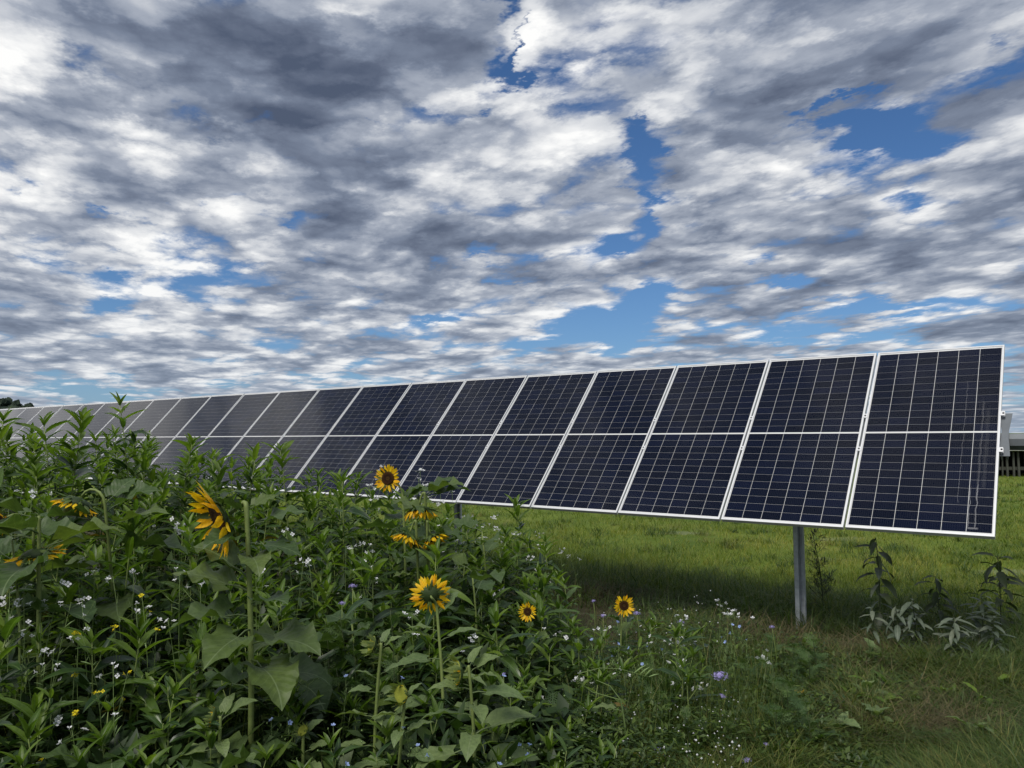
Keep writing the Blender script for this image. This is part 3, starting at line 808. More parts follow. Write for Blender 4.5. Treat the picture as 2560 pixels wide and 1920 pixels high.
# patchy grass in the right foreground
GRAV = [on_ground(*q) for q in ((1950, 1700), (2030, 1790), (2070, 1835), (1985, 1740))]
def fgk(x, y):
    d = acr(x, y)
    edge = x / y + 0.10 * (vnoise(x, y, 1.5, 6.1) - 0.5)
    gv = np.min([((x - g.x) / 0.22) ** 2 + ((y - g.y) / 0.20) ** 2 for g in GRAV], axis=0)
    return (gv + nrg.uniform(-0.3, 0.9, x.shape) > 1.0) & (d < 0.2) & (edge > 0.16) & (vnoise(x, y, 1.7, 5.0) + nrg.uniform(-0.30, 0.30, x.shape) + np.clip((edge - 0.36) * 1.2, 0, 0.3) > 0.40)
P_ = scatter(90000, 0.12, 0.74, 3.6, 8, fgk)
n_ = len(P_); vn = vnoise(P_[:, 0], P_[:, 1], 2.2, 0.2)
blades('foreground_grass', P_, nrg.uniform(0.05, 0.19, n_) * (0.4 + 1.1 * vn) * (1 + 0.8 * np.clip((P_[:, 0] / P_[:, 1] - 0.5) * 5, 0, 1)), nrg.uniform(0.0045, 0.010, n_), nrg.uniform(0, 1.1, n_), nrg.uniform(0.2, 1.2, n_), M_tall,
       np.clip(0.40 + 0.5 * (vn - 0.5) + nrg.normal(0, 0.25, n_), 0, 1), 3, 'patchy green grass in the right foreground')
# straw lying on the soil
def straw(name, px, py, rx, ry, n, label):
    g = on_ground(px, py)
    x = nrg.normal(g.x, rx, n); y = nrg.normal(g.y, ry, n)
    B = np.stack([x, y, bumps(x, y) + nrg.uniform(0.0, 0.035, n)], 1)
    blades(name, B, nrg.uniform(0.05, 0.16, n), nrg.uniform(0.0025, 0.0045, n), nrg.uniform(2.0, 5.0, n), nrg.uniform(0.0, 0.8, n) - 0.6, M_dry, np.clip(nrg.normal(0.42, 0.25, n), 0, 1), 2, label, 'straw')
straw('straw', 2345, 1850, 0.26, 0.13, 1700, 'heap of dry brown straw on the ground at lower right')
straw('straw', 2290, 1690, 0.42, 0.20, 800, 'loose dry straw below the grey-leaved plants')
straw('straw', 2440, 1770, 0.45, 0.22, 500, 'thin scatter of dry straw in the grass at the right edge')

# ------------------------------------------------------------------ canopy of the flower strip
UC = np.array([-0.75, -0.5, -0.4, -0.3, -0.2, -0.1, 0.0, 0.06, 0.12, 0.2])
YC = np.array([3.4, 4.5, 5.5, 6.5, 7.5, 9.0])
HC = np.array([[.50, .46, .42, .36, .32, .28, .24, .20, .18, .15],
               [.92, .84, .78, .66, .54, .45, .40, .36, .32, .25],
               [1.42, 1.32, 1.18, .96, .76, .64, .55, .48, .40, .25],
               [1.76, 1.70, 1.54, 1.30, 1.08, .90, .74, .58, .40, .25],
               [1.92, 1.88, 1.72, 1.54, 1.32, 1.12, .96, .76, .35, .2],
               [1.92, 1.90, 1.74, 1.62, 1.40, 1.20, 1.08, .94, .3, .2]])


def canopy(x, y):
    u = np.clip(x / np.maximum(y, 0.1), UC[0], UC[-1]); yy = np.clip(y, YC[0], YC[-1])
    i = np.clip(np.searchsorted(UC, u) - 1, 0, len(UC) - 2); j = np.clip(np.searchsorted(YC, yy) - 1, 0, len(YC) - 2)
    a = (u - UC[i]) / (UC[i + 1] - UC[i]); b_ = (yy - YC[j]) / (YC[j + 1] - YC[j])
    return (HC[j, i] * (1 - a) + HC[j, i + 1] * a) * (1 - b_) + (HC[j + 1, i] * (1 - a) + HC[j + 1, i + 1] * a) * b_


def umax(y): return np.interp(y, [3.4, 4.5, 5.5, 6.5, 7.5, 9.0], [0.10, 0.13, 0.11, 0.07, 0.055, 0.05])


# dense small leaves low down between the stems
def leaflets(name, n, u0, u1, y0, y1, keep, hmax, smin, smax, mat, label, tmean=0.4):
    P_ = scatter(n, u0, u1, y0, y1, keep)
    n = len(P_)
    P_[:, 2] += hmax(P_[:, 0], P_[:, 1]) * nrg.uniform(0.02, 1.0, n) ** 1.1
    L = nrg.uniform(smin, smax, n); wd = L * nrg.uniform(0.22, 0.5, n)
    az = nrg.uniform(0, 2 * np.pi, n); el = nrg.normal(0.15, 0.5, n)
    d = np.stack([np.cos(az) * np.cos(el), np.sin(az) * np.cos(el), np.sin(el)], 1)
    s = np.stack([-np.sin(az), np.cos(az), nrg.normal(0, 0.3, n)], 1)
    up = np.cross(d, s)
    a = P_; b_ = P_ + d * (L * 0.45)[:, None] + s * (wd * .5)[:, None]; c = P_ + d * (L * 0.45)[:, None] - s * (wd * .5)[:, None]
    m_ = P_ + d * (L * 0.5)[:, None] - up * (wd * 0.12)[:, None]; e = P_ + d * L[:, None] - up * (L * 0.10)[:, None]
    V = np.stack([a, b_, m_, c, e], 1).reshape(-1, 3)
    Fq = (np.arange(n)[:, None, None] * 5 + np.array([(0, 2, 1), (0, 3, 2), (1, 2, 4), (2, 3, 4)])[None]).reshape(-1, 3)
    tint = np.clip(nrg.normal(tmean, 0.25, n), 0, 1)
    tag(link(name, np_mesh(name, V, Fq, np.repeat(tint, 5), mat), kind='stuff'), label, 'undergrowth')


leaflets('undergrowth', 34000, -0.74, 0.14, 3.3, 9.0, lambda x, y: (x / y < umax(y)) & (acr(x, y) < -0.9), lambda x, y: canopy(x, y) * 0.5, 0.03, 0.11, M_under, 'tangle of small dark leaves between the flower strip stems')
leaflets('leaf_tangle', 17000, -0.74, 0.10, 3.4, 9.0, lambda x, y: (x / y < umax(y) - 0.02) & (acr(x, y) < -0.9) & (vnoise(x, y, 1.2, 8.8) + nrg.uniform(-0.2, 0.2, x.shape) > 0.33), lambda x, y: canopy(x, y) * 0.82, 0.09, 0.19, M_under, 'tangle of overlapping dark leaves filling the dense flower strip', 0.45)
leaflets('low_herbs', 34000, 0.0, 0.42, 3.5, 7.2, lambda x, y: (x / y > umax(y) - 0.05) & (acr(x, y) < -0.5) & (vnoise(x, y, 2.1, 1.5) - np.clip((x / y - 0.22) * 1.6, 0, 0.4) + nrg.uniform(-0.15, 0.15, x.shape) > 0.30), lambda x, y: np.clip(0.30 - 0.5 * (x / y - 0.1), 0.06, 0.30), 0.018, 0.055, M_under, 'low green herbs covering the soil in the centre foreground', 0.7)
leaflets('ground_herbs', 46000, 0.30, 0.74, 3.6, 6.6, lambda x, y: (acr(x, y) < -0.5) & (vnoise(x, y, 1.9, 7.5) + nrg.uniform(-0.15, 0.15, x.shape) > 0.44), lambda x, y: 0.03 + 0.12 * vnoise(x, y, 2.6, 3.5) ** 2, 0.022, 0.075, M_under, 'scattered low weeds among the foreground grass', 0.72)
# fine grassy stems between the flowers
P_ = scatter(15000, -0.74, 0.36, 3.4, 8.5, lambda x, y: (acr(x, y) < -0.9) & ((x / y < umax(y)) | (nrg.uniform(0, 1, x.shape) > 0.35)))
n_ = len(P_)
blades('strip_grass', P_, np.clip(canopy(P_[:, 0], P_[:, 1]) * nrg.uniform(0.4, 1.0, n_), 0.1, 1.2), nrg.uniform(0.003, 0.008, n_), nrg.uniform(0, 0.35, n_), nrg.uniform(0, 0.7, n_), M_tall, np.clip(nrg.normal(0.35, 0.2, n_), 0, 0.8), 3, 'thin grass blades growing through the flower strip')

# wispy stalks standing up through the low flowers
P_ = scatter(1500, 0.06, 0.34, 4.5, 6.6, lambda x, y: acr(x, y) < -0.7)
n_ = len(P_)
blades('wispy_stalks', P_, nrg.uniform(0.18, 0.52, n_), nrg.uniform(0.0025, 0.005, n_), nrg.uniform(0, 0.3, n_), nrg.uniform(0, 0.5, n_), M_tall, np.clip(nrg.normal(0.5, 0.25, n_), 0, 1), 4, 'thin upright stalks among the low mixed flowers right of centre')
# gravel
M_stone = plain('limestone', (0.30, 0.29, 0.27), 0.85, 0, 0.2, 0.3, 30)
bm = bmesh.new(); bmesh.ops.create_icosphere(bm, subdivisions=1, radius=1.0)
bm.verts.ensure_lookup_table(); SV = np.array([v.co[:] for v in bm.verts]); SF = np.array([[v.index for v in f.verts] for f in bm.faces]); bm.free()
def stones(n, spots, smin, smax):
    vs, fs = [], []
    for i in range(n):
        px, py, rx, ry = spots[i % len(spots)]
        g = on_ground(px, py)
        x = g.x + nrg.normal(0, rx); y = g.y + nrg.normal(0, ry); s = nrg.uniform(smin, smax) * (2.0 if nrg.uniform() > 0.95 else 1)
        k = SV * (s * nrg.uniform(0.7, 1.3), s * nrg.uniform(0.7, 1.3), s * nrg.uniform(0.4, 0.8)) * (1 + 0.15 * nrg.standard_normal((len(SV), 1)))
        vs.append(k + (x, y, float(bumps(x, y)) + s * 0.2)); fs.append(SF + 12 * i)
    return np.concatenate(vs), np.concatenate(fs)
V, Fq = stones(3600, [(1960, 1700, .3, .2), (2030, 1790, .25, .2), (2060, 1830, .2, .12), (1880, 1650, .35, .15), (1950, 1850, .3, .15), (1480, 1800, .3, .2), (1640, 1790, .4, .25), (2180, 1880, .3, .1)], 0.005, 0.016)
tag(link('gravel', np_mesh('gravel', V, Fq, np.zeros(len(V)), M_stone), kind='stuff'), 'pale gravel showing between the weeds in the foreground', 'gravel')
for (px, py, s, lab) in ((1347, 1882, 0.075, 'grey stone lying among the weeds beside the pale blue flowers'), (1325, 1912, 0.06, 'second grey stone at the bottom edge, nearer than its neighbour'),
                         (1915, 1840, 0.03, 'small pale stone beside the gravel patch'), (2220, 1875, 0.022, 'small white stone by the straw heap')):
    g = on_ground(px, py)
    bm = bmesh.new(); bmesh.ops.create_icosphere(bm, subdivisions=3, radius=1.0)
    for v in bm.verts:
        c_ = v.co.copy(); f_ = 1 + 0.16 * math.sin(3 * c_.x + px) + 0.12 * math.sin(4 * c_.y + 2 * c_.z + py) + 0.05 * math.sin(11 * c_.x + 9 * c_.y)
        v.co = Vector((c_.x * 1.4, c_.y * 0.9, c_.z * 0.7)) * (s * f_)
    me = bpy.data.meshes.new('stone'); bm.to_mesh(me); bm.free(); me.materials.append(M_stone)
    for p in me.polygons: p.use_smooth = True
    tag(link('stone', me, None, Matrix.Translation((g.x, g.y, gz(g.x, g.y) + s * 0.35)) @ Matrix.Rotation(U(0, 3), 4, 'Z')), lab, 'stone')

# ------------------------------------------------------------------ plant building blocks
def leaf_mesh(name, mat, wid, segs=7, bend=0.5, fold=0.35, petiole=0.0, shape='lance', wave=0.0, serr=0.0, seed=0, twist=0.0):
    """a leaf of length 1 along +X, face up +Z: folded along the midrib, arched by bend (radians over its length)"""
    r = random.Random(seed)
    pts = []
    L = 1.0
    n = segs
    xs_, rows = [], []
    ang = 0.10; x = z = 0.0
    step = L / n
    vs, fs = [], []
    if petiole > 0:
        b = MB()
        pp = [(0, 0, 0), (petiole * 0.5, 0, petiole * 0.10), (petiole, 0, petiole * 0.02)]
        b.tube(pp, [0.020, 0.016, 0.013], 4, False)
        vs += b.v; fs += b.f
        x = petiole; z = petiole * 0.02
    base = len(vs)
    tw = 0
    for i in range(n + 1):
        t = i / n
        if shape == 'lance': w = (t ** 0.55) * ((1 - t) ** 0.85) * 2.05
        elif shape == 'heart': w = min(1.0, 1.18 * math.sin(math.pi * min(1, (t + 0.13) / 1.13) ** 0.62)) if t > 0 else 0.55
        else: w = math.sin(math.pi * t ** 0.8)
        w = max(w, 0.0) * wid * 0.5
        if 0 < i < n: w *= 1 + serr * (1 if i % 2 else -1)
        f = fold * (1 - 0.4 * t)
        tw = twist * t
        wv1, wv2 = wave * math.sin(5.5 * t * math.pi + seed), wave * math.sin(5.0 * t * math.pi + 2 + seed)
        ca, sa = math.cos(ang), math.sin(ang)
        def P3(y, h):
            y2 = y * math.cos(tw) - h * math.sin(tw); h2 = y * math.sin(tw) + h * math.cos(tw)
            return (x - sa * h2, y2, z + ca * h2)
        back = -0.16 * wid if (shape == 'heart' and i == 0) else 0
        e1 = P3(w, w * f + wv1 * w); m1 = P3(w * 0.55, w * 0.55 * f * 0.8)
        e2 = P3(-w, w * f + wv2 * w); m2 = P3(-w * 0.55, w * 0.55 * f * 0.8)
        c_ = P3(0, 0)
        if back: e1 = (e1[0] + back, e1[1], e1[2]); e2 = (e2[0] + back, e2[1], e2[2])
        vs += [e1, m1, c_, m2, e2]
        ang -= bend / n * (0.5 + t) * (1 + 0.2 * r.uniform(-1, 1))
        x += math.cos(ang) * step; z += math.sin(ang) * step
    for i in range(n):
        for k in range(4):
            a = base + i * 5 + k
            fs.append((a, a + 1, a + 6, a + 5))
    me = bpy.data.meshes.new(name)
    me.from_pydata(vs, [], fs)
    me.polygons.foreach_set('use_smooth', [True] * len(fs))
    me.materials.append(mat); me.update()
    return me


NIGER = [leaf_mesh('leaf', M_niger, U(0.25, 0.34), 6, U(0.3, 1.2), U(0.2, 0.6), 0, 'lance', U(0.05, 0.25), 0.03, i, U(-0.5, 0.5)) for i in range(10)]
OLD = [leaf_mesh('leaf', M_oldleaf, U(0.2, 0.3), 6, U(0.9, 1.6), U(0.4, 0.8), 0, 'lance', 0.3, 0.06, 140 + i, U(-0.9, 0.9)) for i in range(4)]
YOUNG = [leaf_mesh('leaf', M_young, U(0.23, 0.31), 6, U(-0.1, 0.7), U(0.3, 0.7), 0, 'lance', U(0.0, 0.15), 0.02, 20 + i, U(-0.3, 0.3)) for i in range(6)]
SUNL = [leaf_mesh('leaf', M_sunleaf, U(0.70, 0.84), 13, U(0.5, 1.3), U(0.15, 0.45), 0.42, 'heart', U(0.15, 0.3), 0.05, 40 + i, U(-0.35, 0.35)) for i in range(6)]
PALE = [leaf_mesh('leaf', M_paleleaf, U(0.50, 0.64), 8, U(0.4, 1.2), U(0.2, 0.5), 0.38, 'heart', U(0.05, 0.2), 0.03, 60 + i, U(-0.3, 0.3)) for i in range(5)]
GREYL = [leaf_mesh('leaf', M_grey, U(0.28, 0.36), 6, U(0.4, 1.0), U(0.2, 0.5), 0.05, 'lance', U(0.05, 0.15), 0.03, 80 + i, U(-0.4, 0.4)) for i in range(5)]
DARKL = [leaf_mesh('leaf', M_darkweed, U(0.10, 0.2), 5, U(0.2, 1.0), 0.3, 0, 'lance', 0.2, 0.1, 90 + i) for i in range(4)]
DSUNL = [leaf_mesh('leaf', M_weedleaf, U(0.3, 0.4), 6, U(0.6, 1.2), 0.3, 0.1, 'lance', 0.1, 0.02, 95 + i) for i in range(3)]
PETAL = [leaf_mesh('petal', M_petal, U(0.26, 0.36), 5, U(-0.5, 0.5), U(0.1, 0.5), 0, 'petal', 0.1, 0.0, 100 + i, U(-0.4, 0.4)) for i in range(6)]
BRACT = [leaf_mesh('bract', M_bract, U(0.36, 0.46), 4, U(-0.7, 0.3), 0.2, 0, 'lance', 0.1, 0, 110 + i) for i in range(3)]
BUDBRACT = [leaf_mesh('bract', M_budbract, U(0.34, 0.44), 4, U(-0.6, 0.6), 0.2, 0, 'lance', 0.1, 0, 150 + i) for i in range(3)]
WEEDL = [leaf_mesh('leaf', M_young, U(0.3, 0.45), 6, U(0.5, 1.2), 0.3, 0.12, 'lance', 0.2, 0.12, 120 + i) for i in range(4)]
YELL = [leaf_mesh('leaf', M_yellowleaf, 0.6, 6, 0.6, 0.3, 0.2, 'heart', 0.3, 0.05, 130 + i) for i in range(2)]


def fern_mesh(seed):
    """feathery leaf of length 1: a midrib with toothed leaflets on both sides"""
    r = random.Random(seed); b = MB()
    n = 10; pts = [(i / n, 0, 0.10 * math.sin(i / n * 2.2) - 0.16 * (i / n) ** 2) for i in range(n + 1)]
    b.tube(pts, [0.010 * (1 - 0.8 * i / n) for i in range(n + 1)], 3, False)
    for i in range(1, n + 1):
        p = Vector(pts[i]); ll = 0.34 * math.sin(math.pi * min(1, 0.12 + 0.9 * i / n)) + 0.05
        for sgn in (-1, 1):
            d = Vector((0.55, sgn * 0.85, r.uniform(-0.15, 0.2))).normalized(); s = Vector((-d.y, d.x, 0))
            for k in range(1, 5):
                q0 = p + d * (ll * (k - 1) / 4); q1 = p + d * (ll * k / 4); lw = ll * 0.20 * (1.15 - k / 5)
                for s2 in (-1, 1):
                    tip = q0 + d * (ll * 0.26) + s * (s2 * lw * 1.5) + Vector((0, 0, r.uniform(-0.02, 0.03)))
                    b.add([q0, q0 + (q1 - q0) * 0.7, tip], [(0, 1, 2)])
    return b.mesh('leaf', M_fern)


FERN = [fern_mesh(i) for i in range(4)]


def lmat(p, az, el, s, roll=0.0):
    """place a leaf: base point, heading, rise above level, size"""
    return (Matrix.Translation(p) @ Matrix.Rotation(az, 4, 'Z') @ Matrix.Rotation(-el, 4, 'Y') @ Matrix.Rotation(roll, 4, 'X') @ Matrix.Scale(s, 4))


def curve_pts(base, top, n=7, bow=None, seed=0):
    r = random.Random(seed)
    base, top = Vector(base), Vector(top)
    bw = bow if bow is not None else Vector((r.uniform(-1, 1), r.uniform(-1, 1), 0)) * 0.05 * (top - base).length
    return [base.lerp(top, i / n) + bw * math.sin(math.pi * i / n) for i in range(n + 1)]


def along(pts, t):
    t = max(0.0, min(0.9999, t)) * (len(pts) - 1); i = int(t)
    return Vector(pts[i]).lerp(Vector(pts[i + 1]), t - i)


# ------------------------------------------------------------------ tall lance-leaved plants
def lance_plant(loc, H, label, group, size=1.0, tilt=None):
    o = empty('lance_leaved_plant', label, 'plant', loc, group)
    tip = Vector((U(-0.10, 0.10), U(-0.10, 0.10), H / 1)) if tilt is None else Vector((*tilt, H))
    pts = curve_pts((0, 0, -0.05), tip, 7, None, rnd.random())
    b = MB(); b.tube(pts, [0.0075 * (1 - 0.65 * i / 7) * (0.6 + 0.5 * min(H, 1.3)) for i in range(8)], 6)
    low_ = max(0.10, H - 1.15)
    h = low_; az = U(0, 6.3)
    shoots = []
    while h < H - 0.03:
        f = (h - low_) / max(0.01, H - low_)
        p = along(pts, h / H)
        ln = size * (U(0.17, 0.27) if f < 0.55 else U(0.22, 0.31) if f < 0.8 else U(0.15, 0.23))
        el = U(-0.5, 0.35) if f < 0.4 else U(-0.1, 0.6) if f < 0.8 else U(0.5, 1.0)
        for k in (0, 1):
            m_ = (YOUNG if f > 0.80 or rnd.random() < 0.14 else OLD if f < 0.5 and rnd.random() < 0.07 else NIGER)
            link('leaf', rnd.choice(m_), o, lmat(p, az + math.pi * k + U(-0.35, 0.35), el + U(-0.2, 0.2), ln * U(0.85, 1.15), U(-0.3, 0.3)))
            if 0.35 < f < 0.9 and rnd.random() < 0.42: shoots.append((p, az + math.pi * k + U(-0.4, 0.4), f))
        az += math.pi / 2 + U(-0.3, 0.3)
        h += (0.11 if f < 0.5 else 0.085 if f < 0.8 else 0.055) * U(0.8, 1.25)
    for (p, a, f) in shoots[:5]:
        ln = U(0.10, 0.22) * (1.15 - 0.6 * f)
        e = p + Vector((math.cos(a) * 0.45, math.sin(a) * 0.45, 0.9)) * ln
        b.tube([p, p.lerp(e, 0.5) + Vector((math.cos(a), math.sin(a), 0)) * 0.02, e], [0.0035, 0.003, 0.002], 4)
        for q in range(rnd.choice((3, 4, 5))):
            link('leaf', rnd.choice(YOUNG if rnd.random() < 0.55 else NIGER), o, lmat(e - Vector((0, 0, U(0, ln * 0.5))), a + q * 1.6 + U(-0.4, 0.4), U(0.2, 1.0), size * U(0.09, 0.16), U(-0.3, 0.3)))
    for q in range(4):
        link('leaf', rnd.choice(YOUNG), o, lmat(pts[-1] - Vector((0, 0, 0.015)), az + q * 1.57 + U(-0.3, 0.3), U(0.75, 1.25), size * U(0.09, 0.16)))
    link('stem', b.mesh('stem', M_stem), o)
    return o


spots = []
cells_ = {}
def free(x, y, rad):
    for (a, c_, r_) in spots:
        if (a - x) ** 2 + (c_ - y) ** 2 < rad * rad: return False
    return True


LAND = [(548, 1296, 'the large nodding sunflower'), (970, 1196, 'the high golden sunflower'), (198, 1262, 'the face-down sunflower at left'), (88, 1392, 'the half-hidden sunflower at left'), (1050, 1310, 'the drooping sunflower cluster'), (1077, 1487, 'the sunflower seen from behind'),
        (1319, 1529, 'the left small sunflower'), (1560, 1514, 'the right small sunflower'), (930, 1612, 'the tall nodding bud'), (1145, 1682, 'the fat sunflower bud'), (533, 1792, 'the opening bud'), (757, 1826, 'the smallest bud'), (1800, 1692, 'the large lilac flower head'), (630, 1550, 'the thick sunflower stem'),
        (1995, 1480, 'the near steel post'), (1150, 1350, 'the far steel post'), (300, 1012, 'the tallest plant tip'), (355, 1489, 'the bright yellow wildflower'), (30, 1850, 'the bottom left corner'), (107, 1893, 'the lowest yellow wildflower'), (60, 1100, 'the left end of the panels'), (1347, 1882, 'the grey stones'), (2345, 1850, 'the straw heap'), (2030, 1790, 'the gravel patch'), (700, 1122, 'the upright middle tip'), (480, 1110, 'the slim plant tip'), (855, 1200, 'the narrow plant tip'), (205, 1048, 'the drooping plant tip'), (110, 1062, 'the broad plant tip'),
        (400, 1180, 'the far panel edge'), (600, 1190, 'the hidden panel edge'), (440, 1310, 'the white flowers mid-left'), (760, 1396, 'the mid-strip white flowers'), (1290, 1262, 'the dark lone plant'), (1196, 1590, 'the low white flowers'), (1445, 1690, 'the arching pod stalk')]


def where(px, py):
    """words for a place: side of the nearest landmark"""
    x, y, nm = min(LAND, key=lambda l: (l[0] - px) ** 2 + (l[1] - py) ** 2)
    dx, dy = px - x, py - y
    far = 'well ' if math.hypot(dx, dy) > 170 else 'just ' if math.hypot(dx, dy) < 75 else ''
    return far + (('right of ' if dx > 0 else 'left of ') if abs(dx) > abs(dy) else ('below ' if dy > 0 else 'above ')) + nm


def lance_label(x, y, H):
    d = Vector((x, y, H)) - CAM
    dep = d.dot(FWD)
    px = 1280 + F * d.dot(CR) / dep; py = 960 - F * d.dot(CU) / dep
    dp = 'near ' if y < 4.5 else 'far ' if y > 6.4 else ''
    size_ = 'tall' if H > 1.3 else 'knee-high' if H < 0.6 else 'waist-high'
    return (dp + size_ + ' lance-leaved green plant, its tip ' + where(px, py), 'lance-leaved plants of the flower strip')


# individually seen plants: pixel of the tip, distance
for (px, py, D, lab) in ((300, 1012, 6.6, 'tallest lance-leaved plant, its tip standing against the panels at left'), (205, 1048, 6.3, 'lance-leaved plant with drooping leaves left of the tallest plant'),
                         (110, 1062, 6.2, 'broad lance-leaved plant near the left edge, tip against the panels'), (8, 1050, 6.0, 'lance-leaved plant cut by the left edge of the photo'),
                         (480, 1110, 6.8, 'slim lance-leaved plant standing against the panels above the left sunflowers'), (700, 1122, 7.2, 'lance-leaved plant with upright tip against the panels left of centre'),
                         (640, 1135, 7.3, 'leafy lance-leaved plant below the left-of-centre panel joint'), (855, 1200, 6.6, 'lance-leaved plant with narrow upright tip left of the single high sunflower'),
                         (1290, 1262, 8.2, 'dark lance-leaved plant standing alone at the right end of the strip'), (1090, 1385, 5.2, 'bright green lance-leaved plant directly above the sunflower seen from behind'),
                         (930, 1408, 5.0, 'upright lance-leaved plant with bright tip left of the sunflower seen from behind'), (1360, 1462, 6.0, 'lance-leaved plant between the two small round sunflowers'),
                         (1240, 1555, 4.9, 'lance-leaved plant below the left small sunflower'), (1445, 1590, 5.2, 'lance-leaved plant in front of the right small sunflower'),
                         (1690, 1590, 5.6, 'narrow lance-leaved plant beside the dark grass tuft'), (700, 1500, 4.6, 'lance-leaved plant right of the large nodding sunflower stem'),
                         (230, 1600, 3.9, 'lance-leaved plant with broad bright tip in the left foreground'), (350, 1590, 4.0, 'lance-leaved plant with upright young leaves in the left foreground'),
                         (20, 1580, 3.8, 'lance-leaved plant with yellow-green tip at the left edge'), (70, 1840, 3.45, 'bright young lance-leaved shoot in the bottom left corner'),
                         (435, 1730, 3.7, 'lance-leaved plant with spreading leaves at lower left'), (330, 1330, 4.7, 'lance-leaved plant with pale tip left of the nodding sunflower')):
    p = at_depth(px, py, D)
    bx, by = p.x + U(-0.06, 0.06), p.y + U(-0.05, 0.05)
    z0 = gz(bx, by)
    lance_plant((bx, by, z0), p.z - z0, lab, 'lance-leaved plants', 1.12, (p.x - bx, p.y - by))
    spots.append((bx, by, 0.2))

tries = 0; made = 0
while made < 298 and tries < 9000:
    tries += 1
    y = 1.0 / U(1 / 8.9, 1 / 3.35); u = U(-0.73, 0.13); x = u * y
    if u > float(umax(y)) or acr(x, y) > -1.0 or not free(x, y, 0.155 + 0.010 * y): continue
    if x / y > -0.32 and x / y < 0.0 and y < 4.1 and rnd.random() < 0.75: continue
    H = float(canopy(np.float64(x), np.float64(y))) * U(0.76, 1.04)
    if H < 0.16: continue
    lab, grp = lance_label(x, y, H)
    lance_plant((x, y, gz(x, y)), H, lab, grp, 0.82 + 0.2 * min(H, 1.0))
    spots.append((x, y, 0.2)); made += 1
for i in range(22):     # looser plants in the low mixed part
    y = U(4.6, 6.4); u = U(0.10, 0.25); x = u * y
    H = U(0.18, 0.42)
    lance_plant((x, y, gz(x, y)), H, 'low lance-leaved seedling rooted ' + where(1280 + F * u, 1090 + F * CAMH / y), 'low lance-leaved seedlings', 0.8)

# ------------------------------------------------------------------ sunflowers
def head_mesh():
    b = MB()   # green receptacle, radius 1, opening towards +Z
    rings = [(0.10, -0.40), (0.45, -0.33), (0.80, -0.18), (1.0, 0.0), (0.96, 0.06)]
    n = 16
    vs = [(r * math.cos(2 * math.pi * k / n), r * math.sin(2 * math.pi * k / n), z) for r, z in rings for k in range(n)]
    fs = [(i * n + k, i * n + (k + 1) % n, (i + 1) * n + (k + 1) % n, (i + 1) * n + k) for i in range(len(rings) - 1) for k in range(n)]
    b.add(vs, fs, True)
    return b.mesh('flower_head', M_bract)


def disc_mesh():
    b = MB(); n = 20; rings = [(0.97, 0.05), (0.92, 0.14), (0.70, 0.19), (0.42, 0.15), (0.2, 0.10), (0.0, 0.08)]
    vs = [(r * math.cos(2 * math.pi * k / n), r * math.sin(2 * math.pi * k / n), z) for r, z in rings[:-1] for k in range(n)] + [(0, 0, 0.08)]
    fs = [(i * n + k, i * n + (k + 1) % n, (i + 1) * n + (k + 1) % n, (i + 1) * n + k) for i in range(len(rings) - 2) for k in range(n)]
    c_ = len(vs) - 1; i = len(rings) - 2
    fs += [(i * n + k, i * n + (k + 1) % n, c_) for k in range(n)]
    b.add(vs, fs, True)
    return b.mesh('disc', M_disc)


HEAD, DISC = head_mesh(), disc_mesh()
BUDDISC = DISC.copy(); BUDDISC.materials[0] = M_buddisc


